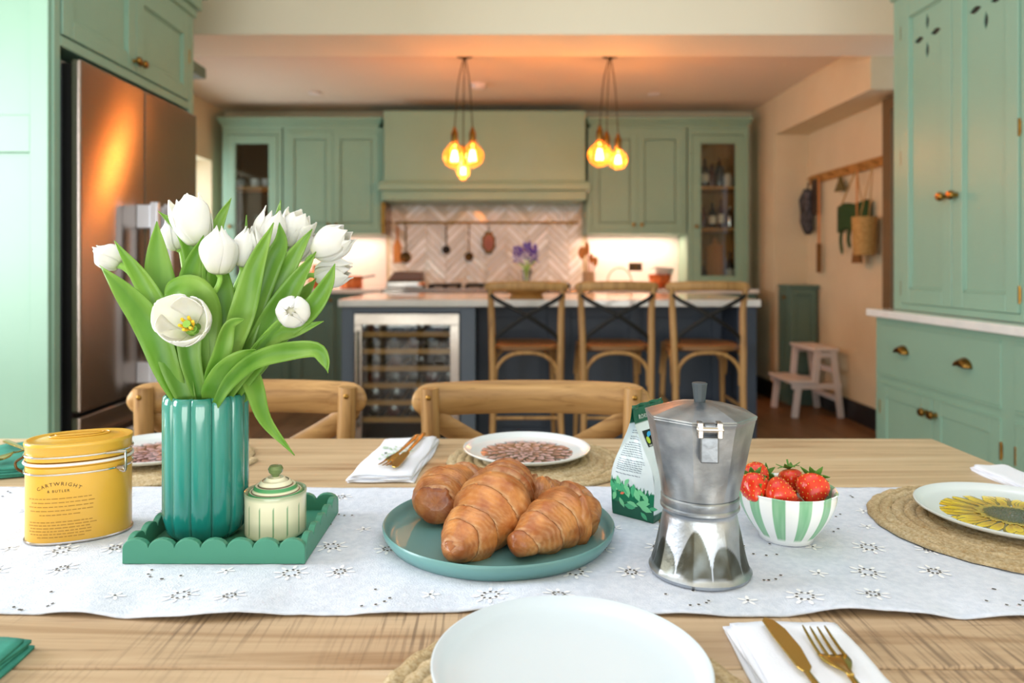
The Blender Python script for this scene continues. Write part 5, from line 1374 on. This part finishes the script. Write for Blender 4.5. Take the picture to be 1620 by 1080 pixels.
# ------------------------------------------------------------------ coffee bag
A = Vector((.157, 1.016, Z)); B = Vector((.205, .974, Z)); C_ = B + Vector((.0555, .0635, 0)); D = A + Vector((.0555, .0635, 0))
bg = thing('coffee_bag', (A + C_) / 2, 'white and green printed coffee bag behind the moka pot', 'bag')
mAB, mCD = (A + B) / 2, (C_ + D) / 2
def corner(Q, mid, z):
    f = smooth(.050, .150, z); g = .0 if z > .006 else .004 * (1 - z / .006)
    bul = 1 + .06 * math.sin(min(1, z / .09) * PI)
    q = mid + (Q - mid) * (bul * (1 - f * .97)); c = (A + C_) / 2
    q = q + (Vector((c.x, c.y, q.z)) - q) * (g * 3); return Vector((q.x, q.y, Z + z))
def gus(u, z, h=0.0):
    """gusset between A (u=0) and B (u=1), pinched inward in the middle near the top"""
    p = corner(A, mAB, z).lerp(corner(B, mAB, z), u)
    nrm = Vector((-.048, -.052, 0)).normalized() * -1; out = Vector((-.66, -.75, 0)) * 1
    pin = .016 * math.sin(PI * u) * smooth(.07, .14, z) * (1 - smooth(.14, .15, z)) ; bul = .004 * math.sin(PI * u) * math.sin(min(1, z / .1) * PI)
    cr = .0012 * noise.noise(Vector((u * 5, z * 60, 1)))
    return p + out * (bul - pin + cr + h)
def frn(u, z, h=0.0):
    p = corner(B, mAB, z).lerp(corner(C_, mCD, z), u); out = Vector((.75, -.66, 0))
    return p + out * (.004 * math.sin(PI * u) * math.sin(min(1, z / .12) * PI) + .0012 * noise.noise(Vector((u * 5, z * 60, 4))) + h)
dg, wh, mg = lin('#0f5a44'), lin('#d9e8ef'), lin('#1d7a58')
def bagcol(u, z, sd_):
    if z > .128: return dg
    jag = .048 - .012 * u + .004 * abs(math.sin(u * 38)) + .002 * math.sin(u * 90)
    if sd_ == 0: return (mg if z > .018 else dg) if z < jag else wh
    return dg if z < .012 else wh
b = MB()
for sd_, fn in ((0, gus), (1, frn), (2, lambda u, z: corner(C_, mCD, z).lerp(corner(D, mCD, z), u)), (3, lambda u, z: corner(D, mCD, z).lerp(corner(A, mAB, z), u))):
    nu = 60 if sd_ < 2 else 6
    b.grid(nu, 75, lambda u, v: fn(u, .15 * v), lambda u, v: bagcol(u, .15 * v, sd_))
b.add([corner(Q, m_, 0) for Q, m_ in ((A, mAB), (B, mAB), (C_, mCD), (D, mCD))], [(0, 1, 2, 3)], [dg] * 4)
b.build('pouch', M['foilbag'], bg, ang=.8)
b = MB(); rr = random.Random(11)
z = .118
while z > .056:
    u = .16 + .05 * smooth(.118, .07, z) * -1; e_ = .86 if z > .075 else .8 - (.075 - z) * 6
    if z > .1: u = .25
    while u < e_:
        w = rr.uniform(.03, .10); w = min(w, e_ - u + .01)
        b.add([gus(u, z, .0006), gus(u + w, z - .0006, .0006), gus(u + w, z + .0003, .0006), gus(u, z + .0009, .0006)], [(0, 1, 2, 3)]); u += w + .018
    z -= .0029 if rr.random() < .85 else .0052
for k in range(6):
    u = .45; z = .094 - k * .003
    while u < .9: w = rr.uniform(.04, .1); b.add([frn(u, z, .0006), frn(u + w, z, .0006), frn(u + w, z + .0009, .0006), frn(u, z + .0009, .0006)], [(0, 1, 2, 3)]); u += w + .02
b.build('small_print', M['ink'], bg, sm=False, recalc=False)
b = MB()
def leafg(fn, u0, z0, ang, L_, col, W0=.064):
    o = [(0, 0), (.3, .2), (.6, .22), (1, 0), (.6, -.22), (.3, -.2)]
    vs = [];
    for a, c in o:
        x = L_ * (a * math.cos(ang) - c * math.sin(ang)); y = L_ * (a * math.sin(ang) + c * math.cos(ang)); vs.append(fn(u0 + x / W0, z0 + y, .0007))
    b.add(vs, [(0, 1, 2), (0, 2, 3), (0, 3, 4), (0, 4, 5)], [col] * 6)
lg, lm = lin('#7fd6a0'), lin('#4fb584')
for (u, z_, an, L_) in ((.42, .032, 2.2, .018), (.46, .028, 1.9, .021), (.55, .030, 1.5, .019), (.70, .026, 2.0, .02), (.50, .024, .6, .0), (.62, .022, .2, .02), (.70, .020, -.3, .018), (.60, .016, 3.1, .018), (.35, .028, -2.2, .0), (.30, .034, 2.4, .019),
                        (.22, .040, 1.8, .016), (.12, .030, 2.0, .019), (.05, .020, 1.2, .015), (.02, .036, .2, .014), (.35, .045, .9, .012), (.22, .026, -1.1, .015), (.4, .022, -.2, .017), (.88, .026, 2.1, .015), (.9, .019, .1, .012), (.72, .012, -.8, .014), (.8, .034, 2.4, .013)):
    if L_: leafg(gus, u, z_, an, L_, lg if (int(u * 50) % 3) else lm)
leafg(gus, .20, .034, .8, .008, lin('#e0604a')); leafg(gus, .24, .031, .4, .008, lin('#e87a60'))
leafg(frn, .35, .06, 1.3, .014, lm, .085); leafg(frn, .42, .06, 1.7, .012, lg, .085); leafg(frn, .40, .026, 1.4, .012, lm, .085)
b.build('leaf_print', M['foilbag'], bg, sm=False, recalc=False)['kind'] = 'stuff'; b = MB()
def quadf(u0, u1, z0, z1, col, h): b.add([frn(u0, z0, h), frn(u1, z0, h), frn(u1, z1, h), frn(u0, z1, h)], [(0, 1, 2, 3)], [col] * 4)
def blob(cu, cz, ru, rz2, col, h, a0=0, a1=2 * PI, n=14):
    vs = [frn(cu, cz, h)] + [frn(cu + ru * math.cos(a0 + (a1 - a0) * i / n), cz + rz2 * math.sin(a0 + (a1 - a0) * i / n), h) for i in range(n + 1)]
    b.add(vs, [(0, i + 1, i + 2) for i in range(n)], [col] * len(vs))
quadf(.14, .42, .098, .1185, lin('#101216'), .0008)
blob(.30, .1115, .09, .005, lin('#2aa3e0'), .0011, -.6, 3.6)
blob(.20, .1065, .045, .0045, lin('#a9c83c'), .0012)
blob(.31, .109, .025, .0022, lin('#101216'), .0014)
b.build('trade_mark', M['foilbag'], bg, sm=False, recalc=False)['kind'] = 'stuff'
def frn_text(body, size, u0, z0, m, W0=.085, fn=frn):
    vs, fs = text_polys(body, size, 'LEFT', 1.05); t_ = MB(); t_.add([fn(u0 + x / W0, z0 + y, .0016) for x, y, _ in vs], fs); t_.build('lettering', M[m], bg, sm=False, recalc=False)
frn_text('FAIRTRADE', .0030, .16, .0988, 'china')
frn_text('ROAST', .0085, .12, .1345, 'china')
b = MB(); b.grid(20, 3, lambda u, v: (mAB.lerp(mCD, u) + Vector((0, 0, .148 + .006 * v)) + Vector((.75, -.66, 0)) * .0015 * math.sin(u * 17) + (mAB - mAB)), lambda u, v: dg); b.build('top_seal', M['foilbag'], bg, solid=.0012)

# ------------------------------------------------------------------ striped bowl and strawberries
bo = thing('striped_bowl', (.3636, .925, Z), 'green and white striped bowl full of strawberries', 'bowl')
def bcol(a, r, z):
    q = ((a + .12) / (2 * PI) * 12) % 1
    wob = .02 * noise.noise(Vector((math.cos(a) * 5, math.sin(a) * 5, z * 90)))
    if .009 < z and q + wob < .5: 
        n_ = noise.noise(Vector((math.cos(a) * 20, math.sin(a) * 20, z * 30))) * .5 + .5
        return mixc(lin('#6fae80'), lin('#9cc9a4'), n_)
    return lin('#eef0ee')
def brf(a, r, z): return r * (1 + .012 * smooth(.02, .06, z) * abs(math.cos(5 * a)) + .006 * math.cos(10 * a) * smooth(.03, .06, z))
pr = [(.030, 0), (.033, .001), (.034, .006)] + [(.034 + .0255 * math.sin(f * PI / 2) ** .85, .007 + .0555 * f) for f in [i / 16 for i in range(1, 17)]] + [(.0605, .0640), (.0595, .065), (.058, .064)] + [(.056 - .026 * (1 - math.sqrt(1 - f * f)) - .004 * f, .062 - .052 * f) for f in [i / 10 for i in range(11)]] + [(0, .010)]
b = MB(); b.lathe(pr, bo.location, 240, rf=brf, colf=bcol); b.build('body', M['stripe'], bo, ang=1.2)
def strawberry(p, axis, L_, R_, label, cal=True, grp='strawberries in the striped bowl'):
    """axis points from stem end to the tip"""
    axis = Vector(axis).normalized(); p = Vector(p)
    t = thing('strawberry', p, label, 'strawberry', grp)
    rot = axis.to_track_quat('Z', 'Y').to_matrix(); n = 40
    sd_ = p.x * 100
    def col(a, r, z):
        f = z / L_; k = noise.noise(Vector((math.cos(a) + sd_, math.sin(a), f * 3))) * .5 + .5
        return mixc(mixc(lin('#c81c10'), lin('#e2451c'), k), lin('#e8a070'), .55 * smooth(.12, .0, f + .5))
    b = MB(); pr = []
    for i in range(25):
        f = i / 24; r = R_ * (math.sin(PI * min(1, f ** .72 * 1.0)) ** .62 if 0 < f < 1 else 0) * (1.05 - .22 * f); pr.append((r, (f - .5) * L_))
    def rf(a, r, z): return r * (1 + .05 * noise.noise(Vector((math.cos(a) * 1.5 + sd_, math.sin(a) * 1.5, z * 40))))
    b.lathe(pr, p, n, rf=rf, colf=col, axis=rot); b.build('flesh', M['berry'], t)
    s = MB()
    for q in range(70):
        f = .14 + .78 * q / 70; a = q * 2.39996; i = f * 24; r = interp([(j / 24, pr[j][0]) for j in range(25)], f)
        r = rf(a, r, (f - .5) * L_) + .0001; c = Vector((r * math.cos(a), r * math.sin(a), (f - .5) * L_))
        s.ball(p + rot @ c, .00075, 6, (1, 1, 1.3))
    o = s.build('seeds', M['seed'], t, sm=False); o['kind'] = 'stuff'
    if cal:
        c = MB(); base = p - axis * L_ * .49
        for q in range(8):
            a = 2 * PI * q / 8 + .2; d1 = rot @ Vector((math.cos(a), math.sin(a), 0)); up = -axis
            P_ = catmull([base, base + d1 * R_ * .45 + up * .003, base + d1 * R_ * .95 + up * (.002 + .005 * (q % 2))], 7); s3_ = axis.cross(d1)
            wv = [.0012, .0028, .0036, .0036, .003, .0018, .0002]; vs = []
            for pp, w in zip(P_, wv): vs += [pp - s3_ * w, pp + up * .0006, pp + s3_ * w]
            c.add(vs, [(i * 3 + j, i * 3 + j + 1, i * 3 + j + 4, i * 3 + j + 3) for i in range(6) for j in range(2)])
        c.tube([base, base + up * .012], .0011, 6); c.build('calyx', M['calyx'], t, solid=.0005)
bc = Vector(bo.location)
sbp = lambda px, y, d: W(px, y, d)
strawberry(sbp(1236, 782, .893), (.75, -.35, -.12), .038, .0200, 'strawberry at the front middle of the striped bowl')
strawberry(sbp(1285, 776, .915), (-.35, -.6, -.5), .040, .0205, 'strawberry at the right side of the striped bowl')
strawberry(sbp(1194, 774, .905), (-.2, -.9, -.45), .038, .0190, 'strawberry at the left front rim of the striped bowl')
strawberry(sbp(1192, 750, .945), (-.85, -.3, .15), .036, .0170, 'strawberry at the back left on top in the striped bowl')
strawberry(sbp(1252, 762, .955), (.1, -.25, -.95), .034, .0165, 'strawberry with upright leaves at the back of the striped bowl')
for q, (dx, dy, lb) in enumerate(((-.012, .0, 'strawberry hidden low in the middle of the striped bowl'), (.02, .018, 'strawberry hidden low at the back of the striped bowl'), (-.016, .028, 'strawberry hidden low at the back left of the bowl'))):
    strawberry(bc + Vector((dx, dy, .032)), (1, .3 * q, -.2), .034, .0165, lb, False)

# ------------------------------------------------------------------ napkins and cutlery
def napkin(x0, x1, y0, y1, z, h, m, label, rot=0, layers=4, seed=1, name='napkin', shear=0, group=None, crump=0):
    cx, cy = (x0 + x1) / 2, (y0 + y1) / 2
    t = thing(name, (cx, cy, z), label, 'napkin', group)
    for l in range(layers):
        b = MB(); ins = .0015 * l; zz = z + h * l / layers; th = h / layers
        def F(u, v):
            x = x0 + ins + (x1 - x0 - 2 * ins) * u; y = y0 + ins * .7 + (y1 - y0 - 2 * ins) * v
            x += shear * (v - .5) + .002 * math.sin(v * 9 + l * 2 + seed); y += .002 * math.sin(u * 8 + l * 3 + seed)
            e = smooth(0, .10, u) * smooth(1, .90, u); w = noise.noise(Vector((x * 25, y * 25, seed + l * .15)))
            cr = crump * (max(0, noise.noise(Vector((x * 40, y * 22, seed)))) + .3) * smooth(.45, 1, v) * smooth(.3, 1, u) * (l + 1) / layers
            q = Vector((x - cx, y - cy, 0)); q.rotate(Matrix.Rotation(rot, 3, 'Z'))
            return Vector((cx + q.x, cy + q.y, zz + th * (.5 * e + .35) + .0012 * w * (l / layers + .1) + cr))
        b.grid(26, 26, F); b.build('fold', M[m], t, solid=th * .86, bev=0)
    return t
def cutlery(kind, base, ang, L_, label, m='gold', z_tilt=0.0, group='gold cutlery'):
    """base: handle end on the cloth, ang: direction towards the working end"""
    base = Vector(base); t = thing(kind, base, label, kind, group); d1 = Vector((math.cos(ang), math.sin(ang), z_tilt)).normalized(); s_ = Vector((-math.sin(ang), math.cos(ang), 0)); up = Vector((0, 0, 1))
    P = lambda u, w, h=0: base + d1 * (u * L_) + s_ * w + up * h
    b = MB(); hl = .58 if kind == 'knife' else .62
    prof = [(0, .0048), (.03, .0058), (.2, .0052), (.45, .0036), (hl, .0028)]
    b.tube([P(u, 0, .004) for u, w in prof], [w for u, w in prof], 12, flat=.42, up=(0, 0, 1)); b.build('handle', M[m], t)
    if kind == 'knife':
        b = MB(); o = [(hl, -.003), (hl + .03, -.007), (.75, -.0105), (.9, -.0095), (.975, -.005), (1, .002), (.97, .006), (.85, .0068), (hl + .03, .0055), (hl, .003)]
        b.prism(o, lambda u, v, h: P(u, v, .004 + h), -.0007, .0007); b.build('blade', M[m], t, sm=False, bev=.0004)
    else:
        b = MB(); n = 10; us = [hl - .01 + (.80 - hl + .01) * i / n for i in range(n + 1)]
        def hw_(u): return .0026 + .0098 * smooth(hl, .76, u)
        def hz(u): return .004 - .004 * math.sin(PI * min(1, (u - hl) / (1 - hl)))
        vs = []
        for u in us:
            for w in (-1, -.33, .33, 1): vs.append(P(u, w * hw_(u), hz(u) + .0016 * abs(w)))
        b.add(vs, [(i * 4 + j, i * 4 + j + 1, (i + 1) * 4 + j + 1, (i + 1) * 4 + j) for i in range(n) for j in range(3)]); b.build('neck', M[m], t, solid=.0014)
        for q in range(4):
            w0 = (-1 + q * 2 / 3) * .0105; b = MB(); b.tube([P(u, w0 * (1 - .06 * (u - .79) / .21), hz(u) + (.0016 if q in (0, 3) else .0005)) for u in (.785, .85, .92, .97, 1.0)], [.0016, .0015, .0014, .0012, .0006], 8); b.build('tine', M[m], t)
    return t
napkin(-.236, -.128, 1.165, 1.42, TT, .012, 'napkin', 'white folded napkin with gold cutlery left of the dahlia plate', shear=.022, seed=2, crump=.014, group=None)
zt = TT + .0135
b = MB(); rr = random.Random(2)
for q in range(26):
    x, y = -.203 + rr.uniform(-.018, .018) + .02 * (q % 2), 1.29 + rr.uniform(-.05, .05); a = rr.uniform(.6, 2.4); L_ = .014
    c, s = math.cos(a), math.sin(a); b.add([(x + L_ * (u * c - v * s), y + L_ * (u * s + v * c), TT + .0142) for u, v in ((0, 0), (.5, .2), (1, 0), (.5, -.2))], [(0, 1, 2, 3)])
b.build('leaf_print', mat('pale_green_print', '#b9d2b4', .9), [o for o in COL.objects if o.name == 'napkin'][0], sm=False, recalc=False)['kind'] = 'stuff'
cutlery('fork', (-.158, 1.395, zt + .006), math.radians(-100) , .195, 'gold fork lying on the white napkin behind the croissants', z_tilt=-.03)
cutlery('knife', (-.147, 1.40, zt + .008), math.radians(-97), .215, 'gold knife lying on the white napkin behind the croissants', z_tilt=-.03)
napkin(.212, .322, .44, .695, TT, .012, 'napkin', 'white folded napkin at the front right edge of the table', seed=5, layers=5)
b = MB()
cutlery('knife', (.250, .468, zt + .001), math.radians(90), .215, 'gold knife on the front right napkin')
cutlery('fork', (.276, .460, zt + .001), math.radians(87), .205, 'gold fork on the front right napkin')
napkin(-.62, -.424, .44, .662, TT, .014, 'teal_cloth', 'teal napkin corner at the front left edge of the table', seed=7)
napkin(-.98, -.758, 1.17, 1.36, TT, .016, 'teal_cloth', 'crumpled teal napkin at the left behind the yellow tin', seed=8, rot=.35, crump=.03)
cutlery('knife', (-.905, 1.33, TT + .024), math.radians(-38), .20, 'gold knife on the crumpled teal napkin')
cutlery('fork', (-.80, 1.34, TT + .026), math.radians(-105), .17, 'gold fork on the crumpled teal napkin')
napkin(.80, .866, 1.11, 1.24, TT, .010, 'napkin', 'edge of a white napkin past the sunflower plate', seed=11)

# ------------------------------------------------------------------ tulips
def leafc(t_, edge, k=0): return mixc(mixc(lin('#4f8a2c'), lin('#a2c95a'), t_ * .5 + .5 * edge), lin('#b9d67c'), .35 * edge)
def leaf(root, pts, w, twist=0.0, fold=.35, tipc=0.0, seed=0, dark=0.0):
    n, k = 26, 6; path = catmull(pts, n); vs, cols = [], []
    for i, p in enumerate(path):
        f = i / (n - 1); tg = (path[min(i + 1, n - 1)] - path[max(i - 1, 0)]).normalized()
        view = (p - Vector((0, 0, CAMZ))).normalized()
        s_ = tg.cross(view)
        s_ = s_.normalized() if s_.length > 1e-3 else Vector((1, 0, 0))
        s_.rotate(Matrix.Rotation(twist * (f - .3), 3, tg)); nn = tg.cross(s_)
        wf = (.42 + .58 * math.sin(PI * min(1, f / .55) / 2)) * (1 - max(0, (f - .45) / .55) ** 2.1) if f < 1 else 0
        ww = w * .5 * max(.015, wf)
        for j in range(k + 1):
            u = j / k * 2 - 1
            rip = .0016 * math.sin(f * 17 + u * 2 + seed) * abs(u)
            vs.append(p + s_ * (u * ww) + nn * (fold * ww * (abs(u) ** 1.6) + rip))
            st_ = .5 + .5 * math.sin(u * 16)
            c = leafc(.1 + .5 * f + .45 * math.sin(seed * 3.1 + 1), .5 * abs(u) + .3 * st_)
            cols.append(mixc(c, lin('#2f6a20'), dark))
    b = MB(); W_ = k + 1
    b.add(vs, [(i * W_ + j, i * W_ + j + 1, (i + 1) * W_ + j + 1, (i + 1) * W_ + j) for i in range(n - 1) for j in range(k)], cols)
    return b.build('leaf', M['leaf'], root, solid=.0009, recalc=False, ang=0)
def tulip(label, head, axis, L_, R_, opn, stem_pts, leaves, seed=0, greenish=0.0, stamens=False):
    root = thing('tulip', (vx, vy, ZV + .03), label, 'tulip', 'white tulips in the green vase')
    axis = Vector(axis).normalized(); rot = axis.to_track_quat('Z', 'Y').to_matrix(); base = head - axis * L_ * .5
    b = MB(); sp = [Vector((vx + R.uniform(-.015, .015), vy + R.uniform(-.015, .015), ZV + .03))] + stem_pts + [base - axis * .012, base]
    b.tube(catmull(sp, 26), [.0034] * 23 + [.0036, .0042, .005], 10); b.build('stem', M['stem'], root)
    for q in range(6):
        inner = q % 2; a0 = q * PI / 3 + seed; half = .78 if not inner else .66
        rs = (1.0 if not inner else .90) * (1 + .06 * math.sin(seed * 7 + q * 2.3)); Lq = L_ * (1 + .06 * math.sin(seed * 5 + q * 1.7)); oq = opn * (1 + .35 * math.sin(seed * 3 + q * 2.1))
        n, k = 18, 10; vs, cols = [], []
        for i in range(n + 1):
            v = i / n
            bulge = math.sin(PI * (.06 + .74 * v) ** .8) ** .75 if v > 0 else .25
            rad = R_ * rs * (.16 + .84 * bulge * (1 - .95 * smooth(.58, 1.0, v) ** 1.3 * max(0, 1 - 2.2 * oq))) + R_ * oq * .9 * v ** 2
            wv = half * (.55 + .45 * math.sin(PI * min(1, v * 1.3) * .5)) * (1 - smooth(.70, 1.06, v) ** 1.5 * .93)
            for j in range(k + 1):
                u = j / k * 2 - 1
                rr_ = rad * (1 - .10 * u * u * (1 - v)) + .0006 * math.sin(u * 9 + q) * v
                a = a0 + u * wv * 1.25
                notch = -.05 * L_ * (u * u) * v + .03 * L_ * noise.noise(Vector((u * 2, q, seed))) * v
                vs.append(base + rot @ Vector((rr_ * math.cos(a), rr_ * math.sin(a), v * Lq + notch)))
                g = smooth(.30, 0, v) * .45 + greenish * (1 - abs(u)) * .35 * (1 - v)
                cols.append(mixc(lin('#fbfaf5'), lin('#cfd98e'), min(1, g)))
        m_ = MB(); W_ = k + 1
        m_.add(vs, [(i * W_ + j, i * W_ + j + 1, (i + 1) * W_ + j + 1, (i + 1) * W_ + j) for i in range(n) for j in range(k)], cols)
        m_.build('petal', M['petal'], root, solid=.0008, recalc=False, ang=0)
    if not stamens:
        b = MB(); b.ball(base + axis * L_ * .56, 1, 14, (R_ * .55,) * 3, colf=lambda a, r, z: lin('#f1efd8')); b.build('inner_petals', M['petal'], root)
    if stamens:
        b = MB()
        for q in range(6):
            a = q * PI / 3 + .3; p0 = base + rot @ Vector((.003 * math.cos(a), .003 * math.sin(a), .006)); p1 = base + rot @ Vector((.008 * math.cos(a), .008 * math.sin(a), L_ * .55))
            b.tube([p0, p0.lerp(p1, .5), p0.lerp(p1, .55), p1], [.001, .001, .0022, .0018], 7)
        b.build('stamens', M['stamen'], root)
        b = MB(); b.tube([base, base + axis * L_ * .45, base + axis * L_ * .5], [.003, .0035, .005], 8); b.build('pistil', M['stem'], root)
    for lf in leaves: leaf(root, *lf[:2], **(lf[2] if len(lf) > 2 else {}))
    return root
px_ = 1 / 1230.0
def LP(*pts): return [W(x, y, d) for x, y, d in pts]
VB = (327, 650, .925)
tulip('tulip highest at the left, half open with pointed petals', W(304, 350, .945), (-.28, -.1, 1), .062, .0245, .30, LP((318, 600, .93), (322, 480, .94)),
      [(LP((322, 640, .93), (318, 520, .94), (310, 440, .945), (288, 370, .945), (250, 334, .935)), 24 * px_, dict(seed=1, twist=.4)),
       (LP((322, 640, .935), (325, 500, .955), (331, 410, .96), (345, 355, .96), (366, 313, .955)), 26 * px_, dict(seed=2, dark=.25)),
       (LP((320, 640, .90), (300, 560, .89), (303, 480, .90), (302, 430, .91), (322, 372, .92)), 40 * px_, dict(seed=3, fold=.5))], seed=.2)
tulip('tulip farthest left, small closed bud', W(170, 406, .91), (-.75, -.1, .55), .036, .0165, .05, LP((305, 620, .93), (262, 500, .92), (212, 440, .915)),
      [(LP((300, 640, .91), (282, 560, .90), (255, 500, .895), (222, 440, .89), (181, 381, .885)), 34 * px_, dict(seed=4, fold=.5)),
       (LP((292, 645, .90), (266, 590, .885), (240, 520, .88), (205, 470, .885), (158, 420, .89)), 44 * px_, dict(seed=5, fold=.45, twist=-.5))], seed=1.1)
tulip('tulip with a full rounded closed bud above the open bloom', W(347, 396, .90), (.05, -.12, 1), .058, .0235, .04, LP((330, 610, .92), (325, 500, .905)),
      [(LP((335, 640, .92), (350, 560, .915), (352, 490, .915), (345, 430, .92), (352, 405, .93)), 42 * px_, dict(seed=7, fold=.3))], seed=2.0)
tulip('wide open tulip facing forward with yellow stamens', W(295, 512, .855), (.02, -1, .42), .042, .0255, .62, LP((315, 620, .90), (300, 560, .90), (295, 530, .89)),
      [(LP((318, 640, .915), (324, 560, .905), (328, 500, .90), (308, 458, .885), (278, 455, .885), (258, 472, .885)), 44 * px_, dict(seed=8, twist=.8, fold=.2)),
       (LP((300, 645, .895), (278, 580, .89), (262, 500, .905), (250, 420, .915), (248, 350, .92)), 52 * px_, dict(seed=9, fold=.35))], seed=2.6, stamens=True)
tulip('slim closed tulip just right of the rounded bud', W(390, 390, .925), (.22, -.05, 1), .052, .018, .05, LP((340, 620, .93), (365, 480, .925)),
      [(LP((345, 640, .91), (362, 560, .90), (385, 490, .895), (404, 420, .895), (433, 352, .90)), 38 * px_, dict(seed=10, fold=.45))], seed=3.3)
tulip('tall tulip at the top centre with pointed petals', W(425, 370, .96), (.3, 0, 1), .062, .021, .18, LP((345, 620, .945), (385, 490, .955)),
      [(LP((350, 640, .92), (372, 590, .915), (398, 500, .915), (428, 420, .92), (444, 384, .925), (442, 352, .93)), 34 * px_, dict(seed=11, fold=.4, dark=.15)),
       (LP((352, 640, .99), (372, 520, .99), (400, 420, .99), (434, 360, .985), (444, 316, .98)), 20 * px_, dict(seed=12, dark=.3))], seed=4.0)
tulip('ragged open tulip at the top right of the bunch', W(466, 362, .985), (.5, 0, 1), .048, .020, .35, LP((350, 620, .95), (410, 480, .97)),
      [(LP((352, 640, .94), (385, 560, .935), (430, 470, .93), (462, 410, .93), (494, 362, .935)), 36 * px_, dict(seed=13, fold=.45)),
       (LP((350, 640, .98), (370, 540, .985), (386, 440, .985), (390, 340, .98)), 15 * px_, dict(seed=14, dark=.2))], seed=4.7)
tulip('tulip pointing up to the right at the far right', W(525, 385, .945), (.85, -.15, .55), .054, .0225, .22, LP((355, 620, .94), (420, 500, .94), (480, 425, .945)),
      [(LP((352, 645, .93), (395, 570, .925), (430, 510, .92), (462, 455, .92), (500, 398, .925)), 42 * px_, dict(seed=15, fold=.5))], seed=5.2)
tulip('greenish white tulip lying sideways at the far right below another', W(528, 432, .985), (1, -.05, .12), .050, .019, .16, LP((360, 620, .96), (420, 520, .97), (470, 455, .98)),
      [(LP((355, 645, .955), (400, 590, .96), (450, 520, .965), (478, 470, .965), (500, 440, .965)), 30 * px_, dict(seed=16, dark=.3)),
       (LP((358, 645, .93), (395, 590, .90), (440, 530, .89), (490, 490, .885), (517, 450, .885), (530, 417, .89)), 32 * px_, dict(seed=17, fold=.5))], seed=5.9, greenish=.8)
tulip('closed tulip facing the camera low on the right', W(463, 494, .87), (.12, -1, .18), .042, .0195, .03, LP((355, 620, .92), (395, 560, .90), (440, 510, .90)),
      [(LP((350, 645, .91), (385, 590, .895), (430, 535, .89), (470, 522, .885), (512, 508, .885)), 25 * px_, dict(seed=18, fold=.4)),
       (LP((335, 642, .895), (335, 600, .88), (350, 560, .87), (362, 515, .865), (387, 504, .86)), 26 * px_, dict(seed=19, twist=.8))], seed=6.6)
tulip('tulip tucked behind the top right of the bunch', W(478, 388, 1.0), (.7, .1, .8), .046, .018, .1, LP((352, 620, .96), (415, 480, .985)),
      [(LP((330, 642, .90), (342, 612, .875), (372, 575, .86), (405, 552, .855)), 40 * px_, dict(seed=20, fold=.3, twist=.3)),
       (LP((338, 646, .89), (362, 606, .865), (400, 572, .855), (450, 556, .85), (498, 552, .848), (514, 570, .846), (519, 590, .845)), 27 * px_, dict(seed=21, fold=.3, twist=.6))], seed=7.1)
tulip('tulip showing only one petal behind the highest left bloom', W(276, 372, .985), (-.4, .1, 1), .042, .017, .05, LP((310, 620, .95), (298, 480, .97)),
      [(LP((375, 636, .93), (392, 618, .925), (396, 598, .915), (404, 618, .905), (420, 665, .895), (466, 720, .885)), 30 * px_, dict(seed=22, fold=.35)),
       (LP((310, 642, .91), (300, 590, .905), (288, 540, .90), (282, 500, .90)), 26 * px_, dict(seed=23, dark=.1))], seed=7.9)
